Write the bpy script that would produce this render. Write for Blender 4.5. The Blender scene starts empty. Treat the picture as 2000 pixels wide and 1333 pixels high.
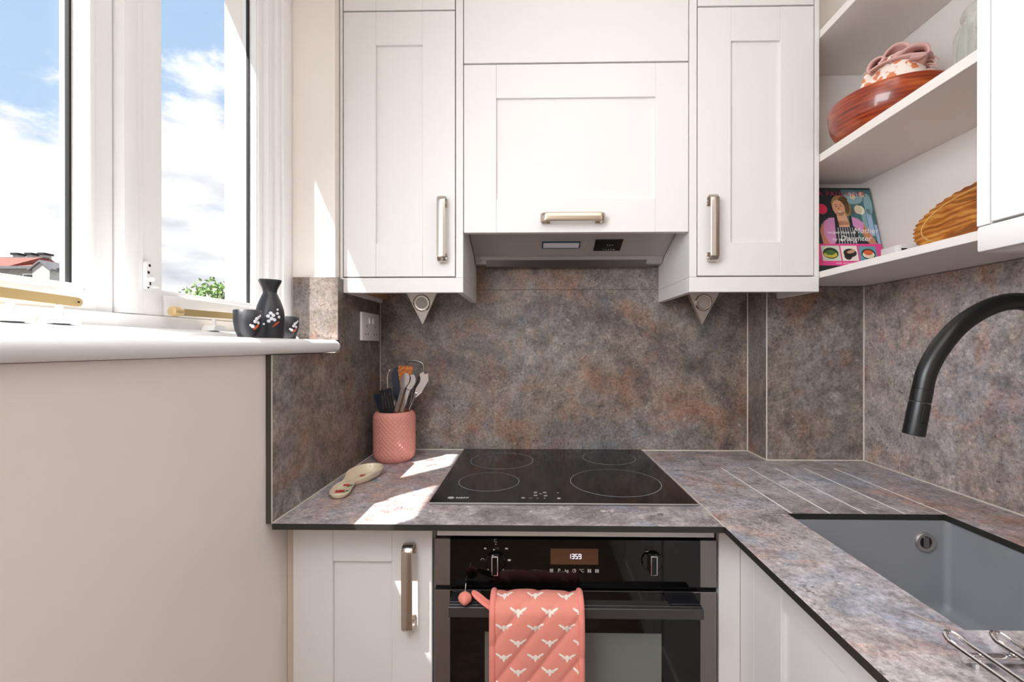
import bpy, bmesh, math, random
from mathutils import Vector, Matrix
random.seed(7)
scene = bpy.context.scene
COL = scene.collection
V = Vector
PI = math.pi

# ------------------------------------------------------------------ camera, sky, sun, fill lights, exposure
cam = bpy.data.cameras.new('camera')
cam_ob = bpy.data.objects.new('camera', cam)
COL.objects.link(cam_ob)
cam.sensor_width = 36
cam.lens = 15.5125
cam.shift_x = -0.01189
cam.shift_y = 0.00541
cam.clip_start = 0.02
cam.clip_end = 500
cam_ob.location = (0, 0, 1.25)
cam_ob.rotation_euler = (PI / 2 - 0.0015, 0, 0.0178)
scene.camera = cam_ob

scene.view_settings.view_transform = 'Standard'
scene.view_settings.look = 'None'
scene.view_settings.exposure = 0.09
scene.view_settings.gamma = 1.0
scene.view_settings.use_curve_mapping = False
scene.cycles.use_denoising = True
scene.cycles.sample_clamp_indirect = 6.0
scene.cycles.max_bounces = 10
scene.cycles.diffuse_bounces = 6

SKY_STRENGTH = 2.0
SUN_ENERGY = 13.0
SUN_DIR = V((1, 1.08, -2.33)).normalized()


def lamp(name, kind, loc, energy, color=(1, 1, 1), aim=None, size=None, size_y=None):
    d = bpy.data.lights.new(name, kind)
    d.energy = energy
    d.color = color
    if kind == 'AREA':
        d.shape = 'RECTANGLE'
        d.size = size
        d.size_y = size_y
    o = bpy.data.objects.new(name, d)
    COL.objects.link(o)
    o.location = loc
    if aim is not None:
        o.rotation_euler = V(aim).to_track_quat('-Z', 'Y').to_euler()
    return o


sun = lamp('sun', 'SUN', (-8, -8, 18), SUN_ENERGY, (1, 0.985, 0.965), aim=SUN_DIR)
sun.data.angle = math.radians(0.6)
# fill lights added out of view to brighten the interior
lamp('ceiling_fill', 'AREA', (0.2, 0.0, 2.46), 7.5, (1, 0.985, 0.97), aim=(0, 0.12, -1), size=0.9, size_y=1.4)  # added overhead fill, no fitting stands for it
lamp('rear_fill', 'AREA', (0.1, -2.1, 1.7), 3, (1, 0.90, 0.80), aim=(0, 1, -0.05), size=1.2, size_y=1.3)  # added warm fill from behind the camera
lamp('side_fill', 'AREA', (-0.46, -0.08, 1.72), 26, (0.90, 0.95, 1), aim=(1, 0.10, -0.35), size=0.88, size_y=0.8)  # added cool fill at the left, boosting the weak window light


def lin(c):
    if isinstance(c, str):
        c = c.lstrip('#')
        c = [int(c[i:i + 2], 16) / 255 for i in (0, 2, 4)]
    return tuple(x / 12.92 if x <= 0.04045 else ((x + 0.055) / 1.055) ** 2.4 for x in c) + (1,)


def half(c):
    return tuple(x / SKY_STRENGTH for x in lin(c)[:3]) + (1,)


def build_world():
    w = bpy.data.worlds.new('sky')
    scene.world = w
    w.use_nodes = True
    nt = w.node_tree
    N = nt.nodes
    L = nt.links
    N.clear()
    out = N.new('ShaderNodeOutputWorld')
    bg = N.new('ShaderNodeBackground')
    bg.inputs['Strength'].default_value = SKY_STRENGTH
    tc = N.new('ShaderNodeTexCoord')
    sep = N.new('ShaderNodeSeparateXYZ')
    L.new(tc.outputs['Generated'], sep.inputs[0])
    grad = N.new('ShaderNodeValToRGB')
    e = grad.color_ramp.elements
    e[0].position = 0.0
    e[0].color = half('#dbe6f2')
    e[1].position = 0.75
    e[1].color = half('#a9cbf2')
    m = grad.color_ramp.elements.new(0.33)
    m.color = half('#b9d5f6')
    L.new(sep.outputs['Z'], grad.inputs[0])
    # cloud cover: thick near the horizon, wisps higher up
    mp = N.new('ShaderNodeMapping')
    mp.inputs['Scale'].default_value = (1.0, 1.0, 2.0)
    mp.inputs['Location'].default_value = (0.32, 0.1, 0.62)
    L.new(tc.outputs['Generated'], mp.inputs[0])
    no = N.new('ShaderNodeTexNoise')
    no.inputs['Scale'].default_value = 3.8
    no.inputs['Detail'].default_value = 10
    no.inputs['Roughness'].default_value = 0.58
    no.inputs['Distortion'].default_value = 0.15
    L.new(mp.outputs[0], no.inputs['Vector'])
    bias = N.new('ShaderNodeMapRange')
    bias.inputs['From Min'].default_value = 0.27
    bias.inputs['From Max'].default_value = 0.40
    bias.inputs['To Min'].default_value = 0.22
    bias.inputs['To Max'].default_value = -0.03
    L.new(sep.outputs['Z'], bias.inputs['Value'])
    add = N.new('ShaderNodeMath')
    L.new(no.outputs['Fac'], add.inputs[0])
    L.new(bias.outputs[0], add.inputs[1])
    cov = N.new('ShaderNodeMapRange')
    cov.interpolation_type = 'SMOOTHSTEP'
    cov.inputs['From Min'].default_value = 0.50
    cov.inputs['From Max'].default_value = 0.61
    L.new(add.outputs[0], cov.inputs['Value'])
    no2 = N.new('ShaderNodeTexNoise')
    no2.inputs['Scale'].default_value = 5.5
    no2.inputs['Detail'].default_value = 7
    mp2 = N.new('ShaderNodeMapping')
    mp2.inputs['Scale'].default_value = (0.8, 0.8, 2.6)
    mp2.inputs['Location'].default_value = (1.3, 0.4, 0.2)
    L.new(tc.outputs['Generated'], mp2.inputs[0])
    L.new(mp2.outputs[0], no2.inputs['Vector'])
    cl = N.new('ShaderNodeValToRGB')
    e = cl.color_ramp.elements
    e[0].position = 0.33
    e[0].color = half('#d3d7df')
    e[1].position = 0.55
    e[1].color = (0.62, 0.62, 0.63, 1)
    L.new(no2.outputs['Fac'], cl.inputs[0])
    mix = N.new('ShaderNodeMix')
    mix.data_type = 'RGBA'
    L.new(cov.outputs[0], mix.inputs['Factor'])
    L.new(grad.outputs[0], mix.inputs['A'])
    L.new(cl.outputs[0], mix.inputs['B'])
    L.new(mix.outputs['Result'], bg.inputs['Color'])
    L.new(bg.outputs[0], out.inputs['Surface'])


build_world()

# ------------------------------------------------------------------ materials
MATS = {}


def new_mat(name):
    m = bpy.data.materials.new(name)
    m.use_nodes = True
    nt = m.node_tree
    return m, nt, nt.nodes['Principled BSDF']


def add_bump(nt, bsdf, scale, strength, dist=0.002, detail=4, stretch=None):
    N, L = nt.nodes, nt.links
    tc = N.new('ShaderNodeTexCoord')
    no = N.new('ShaderNodeTexNoise')
    no.inputs['Scale'].default_value = scale
    no.inputs['Detail'].default_value = detail
    src = tc.outputs['Object']
    if stretch:
        mp = N.new('ShaderNodeMapping')
        mp.inputs['Scale'].default_value = stretch
        L.new(src, mp.inputs[0])
        src = mp.outputs[0]
    L.new(src, no.inputs['Vector'])
    b = N.new('ShaderNodeBump')
    b.inputs['Strength'].default_value = strength
    b.inputs['Distance'].default_value = dist
    L.new(no.outputs['Fac'], b.inputs['Height'])
    L.new(b.outputs['Normal'], bsdf.inputs['Normal'])
    return no


def simple(name, col, rough=0.5, metal=0.0, bump=None, var=0.06, coat=0.0, spec=0.5, emit=None, estr=1.0):
    """a base colour broken up a little by procedural noise"""
    if name in MATS:
        return MATS[name]
    m, nt, b = new_mat(name)
    N, L = nt.nodes, nt.links
    c = lin(col)
    tc = N.new('ShaderNodeTexCoord')
    no = N.new('ShaderNodeTexNoise')
    no.inputs['Scale'].default_value = 6
    no.inputs['Detail'].default_value = 5
    L.new(tc.outputs['Object'], no.inputs['Vector'])
    r = N.new('ShaderNodeValToRGB')
    r.color_ramp.elements[0].position = 0.3
    r.color_ramp.elements[1].position = 0.7
    r.color_ramp.elements[0].color = tuple(x * (1 - var) for x in c[:3]) + (1,)
    r.color_ramp.elements[1].color = c
    L.new(no.outputs['Fac'], r.inputs[0])
    L.new(r.outputs[0], b.inputs['Base Color'])
    b.inputs['Roughness'].default_value = rough
    b.inputs['Metallic'].default_value = metal
    b.inputs['Specular IOR Level'].default_value = spec
    b.inputs['Coat Weight'].default_value = coat
    if emit:
        b.inputs['Emission Color'].default_value = lin(emit)
        b.inputs['Emission Strength'].default_value = estr
    if bump:
        add_bump(nt, b, *bump)
    MATS[name] = m
    return m


def stone(name, shift=(0, 0, 0), k=1.0, tint=(1, 1, 1)):
    """oxidised-metal look laminate: brown, rust and slate clouds with dark and pale specks"""
    m, nt, b = new_mat(name)
    N, L = nt.nodes, nt.links
    tc = N.new('ShaderNodeTexCoord')
    mp = N.new('ShaderNodeMapping')
    mp.inputs['Location'].default_value = shift
    L.new(tc.outputs['Object'], mp.inputs[0])

    def noise(scale, detail, rough=0.6, dist=0.0):
        n = N.new('ShaderNodeTexNoise')
        n.inputs['Scale'].default_value = scale
        n.inputs['Detail'].default_value = detail
        n.inputs['Roughness'].default_value = rough
        n.inputs['Distortion'].default_value = dist
        L.new(mp.outputs[0], n.inputs['Vector'])
        return n.outputs['Fac']

    def ramp(src, stops):
        r = N.new('ShaderNodeValToRGB')
        el = r.color_ramp.elements
        el[0].position, el[0].color = stops[0]
        el[1].position, el[1].color = stops[-1]
        for p, c in stops[1:-1]:
            q = el.new(p)
            q.color = c
        L.new(src, r.inputs[0])
        return r.outputs[0]

    def mixc(f, a, bb, mode='MIX'):
        x = N.new('ShaderNodeMix')
        x.data_type = 'RGBA'
        x.blend_type = mode
        if isinstance(f, float):
            x.inputs['Factor'].default_value = f
        else:
            L.new(f, x.inputs['Factor'])
        L.new(a, x.inputs['A'])
        if isinstance(bb, tuple):
            x.inputs['B'].default_value = bb
        else:
            L.new(bb, x.inputs['B'])
        return x.outputs['Result']

    def h(s):
        c = lin(s)
        return tuple(x * k * t for x, t in zip(c[:3], tint)) + (1,)
    base = ramp(noise(2.6, 10, 0.72, 0.6), [(0.33, h('#564c48')), (0.43, h('#6f645e')), (0.50, h('#83786f')),
                                            (0.58, h('#7d7673')), (0.68, h('#a29a94'))])
    rust = ramp(noise(4.2, 10, 0.74, 0.8), [(0.52, (0, 0, 0, 1)), (0.64, (0.7, 0.7, 0.7, 1))])
    c = mixc(rust, base, h('#8d6653'))
    slate = ramp(noise(3.4, 10, 0.72, 0.7), [(0.54, (0, 0, 0, 1)), (0.66, (0.65, 0.65, 0.65, 1))])
    c = mixc(slate, c, h('#6b7077'))
    light = ramp(noise(6.5, 9, 0.75, 0.4), [(0.56, (0, 0, 0, 1)), (0.70, (0.6, 0.6, 0.6, 1))])
    c = mixc(light, c, h('#a79d95'))
    mid = ramp(noise(24, 8, 0.76), [(0.34, (0.50, 0.50, 0.50, 1)), (0.5, (1, 1, 1, 1)), (0.66, (1.45, 1.45, 1.45, 1))])
    c = mixc(0.9, c, mid, 'MULTIPLY')
    fine = ramp(noise(110, 5, 0.75), [(0.34, (0.5, 0.5, 0.5, 1)), (0.5, (1, 1, 1, 1)), (0.66, (1.4, 1.38, 1.36, 1))])
    c = mixc(0.8, c, fine, 'MULTIPLY')
    where = ramp(noise(4.5, 4, 0.6), [(0.42, (0, 0, 0, 1)), (0.58, (1, 1, 1, 1))])
    dark = ramp(noise(48, 5, 0.78), [(0.565, (0, 0, 0, 1)), (0.64, (0.85, 0.85, 0.85, 1))])
    c = mixc(mixc(1.0, dark, where, 'MULTIPLY'), c, h('#322d2b'))
    pale = ramp(noise(40, 5, 0.8, 0.2), [(0.61, (0, 0, 0, 1)), (0.68, (0.6, 0.6, 0.6, 1))])
    c = mixc(pale, c, h('#bdafa3'))
    L.new(c, b.inputs['Base Color'])
    b.inputs['Roughness'].default_value = 0.42
    b.inputs['Specular IOR Level'].default_value = 0.4
    bp = N.new('ShaderNodeBump')
    bp.inputs['Strength'].default_value = 0.18
    bp.inputs['Distance'].default_value = 0.001
    L.new(noise(70, 4, 0.6), bp.inputs['Height'])
    L.new(bp.outputs['Normal'], b.inputs['Normal'])
    MATS[name] = m
    return m


def wood(name, c1, c2, c3, scale=6, stretch=(1, 1, 6), rough=0.35, dist=3.0, coat=0.3, wave=0.45, wdist=9):
    m, nt, b = new_mat(name)
    N, L = nt.nodes, nt.links
    tc = N.new('ShaderNodeTexCoord')
    mp = N.new('ShaderNodeMapping')
    mp.inputs['Scale'].default_value = stretch
    L.new(tc.outputs['Object'], mp.inputs[0])
    no = N.new('ShaderNodeTexNoise')
    no.inputs['Scale'].default_value = scale
    no.inputs['Detail'].default_value = 6
    no.inputs['Distortion'].default_value = dist
    L.new(mp.outputs[0], no.inputs['Vector'])
    wv = N.new('ShaderNodeTexWave')
    wv.inputs['Scale'].default_value = scale * 1.6
    wv.inputs['Distortion'].default_value = wdist
    wv.inputs['Detail'].default_value = 3
    wv.inputs['Detail Scale'].default_value = 1.2
    wv.bands_direction = 'Z'
    L.new(mp.outputs[0], wv.inputs['Vector'])
    mx = N.new('ShaderNodeMath')
    mx.operation = 'MULTIPLY_ADD'
    mx.inputs[1].default_value = wave
    L.new(wv.outputs['Fac'], mx.inputs[0])
    s2 = N.new('ShaderNodeMath')
    s2.operation = 'MULTIPLY'
    s2.inputs[1].default_value = 1.05 - wave
    L.new(no.outputs['Fac'], s2.inputs[0])
    L.new(s2.outputs[0], mx.inputs[2])
    r = N.new('ShaderNodeValToRGB')
    el = r.color_ramp.elements
    el[0].position = 0.25
    el[0].color = lin(c1)
    el[1].position = 0.8
    el[1].color = lin(c3)
    q = el.new(0.5)
    q.color = lin(c2)
    L.new(mx.outputs[0], r.inputs[0])
    L.new(r.outputs[0], b.inputs['Base Color'])
    b.inputs['Roughness'].default_value = rough
    b.inputs['Coat Weight'].default_value = coat
    MATS[name] = m
    return m


def brushed(name, col, rough=0.32, stretch=(1, 60, 60)):
    m, nt, b = new_mat(name)
    b.inputs['Base Color'].default_value = lin(col)
    b.inputs['Metallic'].default_value = 1
    b.inputs['Roughness'].default_value = rough
    add_bump(nt, b, 14, 0.08, 0.0006, 3, stretch)
    MATS[name] = m
    return m


def window_glass(name, tint=(1, 1, 1, 1)):
    m = bpy.data.materials.new(name)
    m.use_nodes = True
    nt = m.node_tree
    N, L = nt.nodes, nt.links
    N.clear()
    out = N.new('ShaderNodeOutputMaterial')
    tr = N.new('ShaderNodeBsdfTransparent')
    tr.inputs[0].default_value = tint
    gl = N.new('ShaderNodeBsdfGlossy')
    gl.inputs['Roughness'].default_value = 0.02
    lw = N.new('ShaderNodeLayerWeight')
    pw = N.new('ShaderNodeMath')
    pw.operation = 'POWER'
    pw.inputs[1].default_value = 5.0
    L.new(lw.outputs['Facing'], pw.inputs[0])
    fr = N.new('ShaderNodeMath')
    fr.operation = 'MULTIPLY_ADD'
    fr.inputs[1].default_value = 0.5
    fr.inputs[2].default_value = 0.02
    L.new(pw.outputs[0], fr.inputs[0])
    mx = N.new('ShaderNodeMixShader')
    L.new(fr.outputs[0], mx.inputs[0])
    L.new(tr.outputs[0], mx.inputs[1])
    L.new(gl.outputs[0], mx.inputs[2])
    L.new(mx.outputs[0], out.inputs['Surface'])
    MATS[name] = m
    return m


def jar_glass(name):
    """pressed glass: mostly clear, milky towards its edges, with bright glints"""
    m = bpy.data.materials.new(name)
    m.use_nodes = True
    nt = m.node_tree
    N, L = nt.nodes, nt.links
    b = N['Principled BSDF']
    b.inputs['Base Color'].default_value = lin('#d6d6cf')
    b.inputs['Roughness'].default_value = 0.08
    tr = N.new('ShaderNodeBsdfTransparent')
    tr.inputs[0].default_value = lin('#f6f7f4')
    lw = N.new('ShaderNodeLayerWeight')
    lw.inputs['Blend'].default_value = 0.35
    mr = N.new('ShaderNodeMapRange')
    mr.inputs['From Min'].default_value = 0.0
    mr.inputs['From Max'].default_value = 0.9
    mr.inputs['To Min'].default_value = 0.10
    mr.inputs['To Max'].default_value = 0.72
    L.new(lw.outputs['Facing'], mr.inputs['Value'])
    mx = N.new('ShaderNodeMixShader')
    L.new(mr.outputs[0], mx.inputs[0])
    L.new(tr.outputs[0], mx.inputs[1])
    L.new(b.outputs[0], mx.inputs[2])
    L.new(mx.outputs[0], N['Material Output'].inputs['Surface'])
    MATS[name] = m
    return m


def print_fabric(name, base, ink, scale=26):
    m, nt, b = new_mat(name)
    N, L = nt.nodes, nt.links
    tc = N.new('ShaderNodeTexCoord')
    vo = N.new('ShaderNodeTexVoronoi')
    vo.inputs['Scale'].default_value = scale
    no = N.new('ShaderNodeTexNoise')
    no.inputs['Scale'].default_value = scale * 2.4
    no.inputs['Detail'].default_value = 5
    L.new(tc.outputs['Object'], vo.inputs['Vector'])
    L.new(tc.outputs['Object'], no.inputs['Vector'])
    a = N.new('ShaderNodeMath')
    a.operation = 'ADD'
    L.new(vo.outputs['Distance'], a.inputs[0])
    L.new(no.outputs['Fac'], a.inputs[1])
    r = N.new('ShaderNodeValToRGB')
    el = r.color_ramp.elements
    el[0].position = 0.92
    el[0].color = lin(ink)
    el[1].position = 1.0
    el[1].color = lin(base)
    L.new(a.outputs[0], r.inputs[0])
    L.new(r.outputs[0], b.inputs['Base Color'])
    b.inputs['Roughness'].default_value = 0.9
    b.inputs['Specular IOR Level'].default_value = 0.1
    MATS[name] = m
    return m


CAB = simple('cabinet_paint', '#e5e2e0', 0.42, var=0.01, spec=0.35)
WALL = simple('wall_paint', '#f1eae4', 0.75, bump=(90, 0.06, 0.001), var=0.02, spec=0.2)
SHELFM = simple('shelf_board', '#e4ddd7', 0.45, var=0.01, spec=0.35)
GLOSSW = simple('white_gloss_paint', '#f6f6f6', 0.3, bump=(25, 0.05, 0.001), var=0.02)
CEILM = simple('ceiling_paint', '#f2ede6', 0.8, var=0.01)
FLOORM = wood('oak_floor', '#6d5543', '#8c705a', '#a3866c', 3, (1, 8, 1), 0.4)
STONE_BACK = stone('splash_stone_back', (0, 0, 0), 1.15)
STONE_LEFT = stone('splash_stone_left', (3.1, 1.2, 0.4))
STONE_RIGHT = stone('splash_stone_right_lit', (7.4, 5.2, 1.1), 2.0, (0.97, 0.99, 1.04))  # same stone, brightened and cooled: window light put into the colour
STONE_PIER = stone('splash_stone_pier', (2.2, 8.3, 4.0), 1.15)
STONE_TOP = stone('worktop_stone_lit', (5.5, 0.7, 2.0), 2.05, (0.91, 0.985, 1.13))  # same stone, lighter and bluer: sky light put into the colour
STONE_TOP2 = stone('worktop_stone_right_lit', (1.5, 4.7, 3.0), 2.05, (0.91, 0.985, 1.13))  # sky light put into this copy's colour as well
CORE = simple('laminate_core', '#2b2a26', 0.45, var=0.3)
EDGE = simple('panel_edge', '#4b443c', 0.5, var=0.3)
BEAD = simple('sealant', '#d8cfc3', 0.5, var=0.1)
NICKEL = brushed('brushed_nickel', '#c8bfb4', 0.27, (60, 60, 1))
NICKEL_H = brushed('brushed_nickel_across', '#c3b6a6', 0.27, (1, 60, 60))
STEEL = brushed('stainless_steel', '#a8a5a3', 0.33, (1, 60, 60))
STEELDARK = brushed('dark_graphite_steel', '#94908e', 0.42, (1, 60, 60))
LIGHTM = brushed('satin_steel', '#cfc8c0', 0.45)
CHROME = simple('chrome', '#e6e6e8', 0.07, 1.0, var=0.02)
BRASS = simple('worn_brass', '#dcc08a', 0.4, 0.6, var=0.2)
BLACKGL = simple('black_glass', '#060607', 0.04, spec=0.5, var=0.1)
HOBGL = simple('hob_glass', '#0a0a0b', 0.09, spec=0.4, var=0.2)
BLACKM = simple('matt_black_metal', '#0e0e10', 0.33, 0.0, var=0.1, spec=0.5)
DARK = simple('dark_gap', '#101010', 0.7, var=0.1)
SINKM = simple('granite_composite', '#8d8e93', 0.5, bump=(300, 0.25, 0.0005), var=0.12)
PINK = simple('pink_ceramic', '#e0978a', 0.5, var=0.04)
NAVY = simple('navy_silicone', '#2a3444', 0.5, var=0.08)
BLACKN = simple('black_nylon', '#14151a', 0.45, var=0.1)
SPATW = wood('spatula_wood', '#9a4f16', '#c06c22', '#d2843a', 22, (3, 3, 0.6), 0.5, 1.0, 0.0)
CREAM = simple('cream_glaze', '#e9dcc0', 0.2, var=0.05, coat=0.5)
RED = simple('red_paint', '#c4202c', 0.35, var=0.1)
GREEN = simple('green_paint', '#2f6a4a', 0.4, var=0.15)
SAKE = simple('charcoal_stoneware', '#303135', 0.38, bump=(120, 0.06, 0.0006), var=0.15)
WHITEINK = simple('white_enamel', '#eef0f6', 0.4, var=0.02)
RUST = simple('rust_enamel', '#b4512c', 0.4, var=0.1)
PLASTW = simple('white_plastic', '#ece8e8', 0.32, var=0.01)
MITT = simple('pink_quilted_cotton', '#e79384', 0.92, bump=(260, 0.3, 0.0008), var=0.12, spec=0.1)
MITTB = simple('pink_binding', '#e88f82', 0.9, bump=(260, 0.25, 0.0008), var=0.08, spec=0.1)
BEE = simple('pale_print', '#efe4da', 0.9, var=0.06, spec=0.1)
RING = simple('hob_print', '#8d8d92', 0.4, var=0.05)
PRINTW = simple('panel_print', '#b9b6b2', 0.5, var=0.02)
SEGM = simple('display_segments', '#ffffff', 0.5, emit='#d8dcff', estr=0.9)
DISPM = simple('display_glass', '#5b3e2a', 0.12, var=0.15, spec=0.6)
BOWLW = wood('red_bowl_wood', '#3d150b', '#8f3315', '#cf6a2c', 5, (1, 1, 4.5), 0.3, 1.4, 0.5, 0.10, 4)
BOARDW = wood('olive_board_wood', '#54290b', '#a8611f', '#dc9f50', 4.2, (1, 1.0, 3.0), 0.4, 1.6, 0.2, 0.22, 14)
RAWOOD = wood('pelmet_backing_wood', '#a5774a', '#c0925f', '#d0a878', 8, (1, 1, 8), 0.6, 1.0, 0)
DUSTY = simple('dusty_pink_cotton', '#d9aea6', 0.95, bump=(220, 0.3, 0.0008), var=0.1, spec=0.1)
FLORAL = print_fabric('orange_floral_print', '#f3e6da', '#e08a5f', 55)
PANE = window_glass('window_glass')
JARG = jar_glass('jar_glass')
OVENWIN = simple('oven_inner_glass', '#757a74', 0.08, spec=0.5, var=0.08)
LENS = simple('lamp_lens', '#d9d4cc', 0.35, var=0.05)

# ------------------------------------------------------------------ object helpers
BASE = {}


def tag(o, label=None, cat=None, group=None, kind=None):
    if label:
        o['label'] = label
    if cat:
        o['category'] = cat
    if group:
        o['group'] = group
    if kind:
        o['kind'] = kind
    return o


def thing(name, label, cat, loc, group=None):
    o = bpy.data.objects.new(name, None)
    o.empty_display_size = 0.05
    COL.objects.link(o)
    o.location = loc
    BASE[o] = V(loc)
    return tag(o, label, cat, group)


def obj(name, bm, mats, parent=None, smooth=False, loc=None, label=None, kind=None):
    """bm is in world coordinates; the object's origin is loc (or its parent's base)"""
    base = BASE.get(parent, V((0, 0, 0))) if parent is not None else V(loc or (0, 0, 0))
    bmesh.ops.recalc_face_normals(bm, faces=bm.faces[:])
    bm.transform(Matrix.Translation(-base))
    me = bpy.data.meshes.new(name)
    bm.to_mesh(me)
    bm.free()
    if not isinstance(mats, (list, tuple)):
        mats = [mats]
    for mm in mats:
        me.materials.append(mm)
    if smooth:
        me.polygons.foreach_set('use_smooth', [True] * len(me.polygons))
        if smooth != 'all':
            try:
                me.set_sharp_from_angle(angle=math.radians(38))
            except Exception:
                pass
    o = bpy.data.objects.new(name, me)
    COL.objects.link(o)
    if parent is not None:
        o.parent = parent
    else:
        o.location = base
    BASE[o] = base
    if label:
        o['label'] = label
    if kind:
        o['kind'] = kind
    return o


def B():
    return bmesh.new()


def box(bm, x0, x1, y0, y1, z0, z1, bev=0.0, seg=1, mi=0):
    x0, x1 = min(x0, x1), max(x0, x1)
    y0, y1 = min(y0, y1), max(y0, y1)
    z0, z1 = min(z0, z1), max(z0, z1)
    vs = [bm.verts.new((x, y, z)) for z in (z0, z1) for y in (y0, y1) for x in (x0, x1)]
    q = [(0, 2, 3, 1), (4, 5, 7, 6), (0, 1, 5, 4), (2, 6, 7, 3), (0, 4, 6, 2), (1, 3, 7, 5)]
    fs = [bm.faces.new([vs[i] for i in f]) for f in q]
    for f in fs:
        f.material_index = mi
    if bev:
        es = list({e for f in fs for e in f.edges})
        bmesh.ops.bevel(bm, geom=es, offset=bev, segments=seg, affect='EDGES', profile=0.5, material=-1)
    return vs


def bx(*a, **k):
    bm = B()
    box(bm, *a, **k)
    return bm


def prism(bm, pts, axis, a0, a1, mi=0):
    """extrude a polygon (2-D points) along an axis. x: pts=(y,z); y: pts=(x,z); z: pts=(x,y)"""
    def P(p, a):
        if axis == 'x':
            return (a, p[0], p[1])
        if axis == 'y':
            return (p[0], a, p[1])
        return (p[0], p[1], a)
    lo = [bm.verts.new(P(p, a0)) for p in pts]
    hi = [bm.verts.new(P(p, a1)) for p in pts]
    n = len(pts)
    fs = [bm.faces.new(lo), bm.faces.new(hi[::-1])]
    for i in range(n):
        fs.append(bm.faces.new((lo[i], lo[(i + 1) % n], hi[(i + 1) % n], hi[i])))
    for f in fs:
        f.material_index = mi
    return fs


def poly3(bm, pts, mi=0):
    f = bm.faces.new([bm.verts.new(p) for p in pts])
    f.material_index = mi
    return f


def frames(path):
    """parallel transport frames along a path"""
    n = len(path)
    T = []
    for i in range(n):
        a = path[max(i - 1, 0)]
        b = path[min(i + 1, n - 1)]
        T.append((b - a).normalized())
    up = V((0, 0, 1)) if abs(T[0].z) < 0.9 else V((1, 0, 0))
    u = (up - T[0] * up.dot(T[0])).normalized()
    F = []
    for t in T:
        u = (u - t * u.dot(t)).normalized()
        F.append((u, t.cross(u)))
    return F


def tube(bm, path, r, seg=12, closed=False, caps=True, prof=None, mi=0):
    """sweep a circle (or prof: list of (a,b) offsets) along path; r may be a list"""
    path = [V(p) for p in path]
    n = len(path)
    F = frames(path)
    rings = []
    for i in range(n):
        u, w = F[i]
        ri = r[i] if isinstance(r, (list, tuple)) else r
        if prof:
            rings.append([bm.verts.new(path[i] + u * a * ri + w * b * ri) for a, b in prof])
        else:
            rings.append([bm.verts.new(path[i] + (u * math.cos(2 * PI * k / seg) + w * math.sin(2 * PI * k / seg)) * ri)
                          for k in range(seg)])
    m = len(rings[0])
    last = n if closed else n - 1
    for i in range(last):
        A, C = rings[i], rings[(i + 1) % n]
        for k in range(m):
            f = bm.faces.new((A[k], A[(k + 1) % m], C[(k + 1) % m], C[k]))
            f.material_index = mi
    if caps and not closed:
        bm.faces.new(rings[0][::-1]).material_index = mi
        bm.faces.new(rings[-1]).material_index = mi


def lathe(bm, prof, center, seg=32, axis='z', fn=None, mi=0, close=True):
    """prof: list of (r, h). fn(theta, h, r) may alter the radius"""
    c = V(center)
    rings = []

    def P(r, th, h):
        a, b = r * math.cos(th), r * math.sin(th)
        if axis == 'z':
            return c + V((a, b, h))
        if axis == 'y':
            return c + V((a, h, b))
        return c + V((h, a, b))
    for r, h in prof:
        if r < 1e-6:
            rings.append([bm.verts.new(P(0, 0, h))])
        else:
            rings.append([bm.verts.new(P(fn(2 * PI * k / seg, h, r) if fn else r, 2 * PI * k / seg, h)) for k in range(seg)])
    for A, C in zip(rings[:-1], rings[1:]):
        for k in range(seg):
            k2 = (k + 1) % seg
            if len(A) == 1 and len(C) == 1:
                continue
            if len(A) == 1:
                f = bm.faces.new((A[0], C[k2], C[k]))
            elif len(C) == 1:
                f = bm.faces.new((A[k], A[k2], C[0]))
            else:
                f = bm.faces.new((A[k], A[k2], C[k2], C[k]))
            f.material_index = mi
    if close:
        for R in (rings[0], rings[-1]):
            if len(R) > 2:
                bm.faces.new(R).material_index = mi


def grid(bm, nu, nv, fn, mi=0, wrap=False):
    vs = [[bm.verts.new(fn(i / (nu if wrap else nu - 1), j / (nv - 1))) for i in range(nu)] for j in range(nv)]
    for j in range(nv - 1):
        for i in range(nu if wrap else nu - 1):
            i2 = (i + 1) % nu
            bm.faces.new((vs[j][i], vs[j][i2], vs[j + 1][i2], vs[j + 1][i])).material_index = mi
    return vs


def text_into(bm, s, size, mat4, extrude=0.0002, mi=0, spacing=1.0, align='CENTER', shear=0.0, bold=0.0):
    cu = bpy.data.curves.new('t', 'FONT')
    cu.body = s
    cu.size = size
    cu.align_x = align
    cu.align_y = 'CENTER'
    cu.extrude = extrude
    cu.space_character = spacing
    cu.shear = shear
    cu.offset = bold
    cu.resolution_u = 3
    o = bpy.data.objects.new('t', cu)
    COL.objects.link(o)
    dg = bpy.context.evaluated_depsgraph_get()
    me = bpy.data.meshes.new_from_object(o.evaluated_get(dg))
    me.transform(mat4)
    n0 = len(bm.faces)
    bm.from_mesh(me)
    bm.faces.ensure_lookup_table()
    for f in bm.faces[n0:]:
        f.material_index = mi
    bpy.data.objects.remove(o)
    bpy.data.curves.remove(cu)
    bpy.data.meshes.remove(me)


def face_y(x, y, z):      # text frame on a plane facing -y
    return Matrix.Translation((x, y, z)) @ Matrix.Rotation(PI / 2, 4, 'X')


def arc2(cx, cy, r, a0, a1, n):
    return [(cx + r * math.cos(a0 + (a1 - a0) * i / n), cy + r * math.sin(a0 + (a1 - a0) * i / n)) for i in range(n + 1)]


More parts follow.
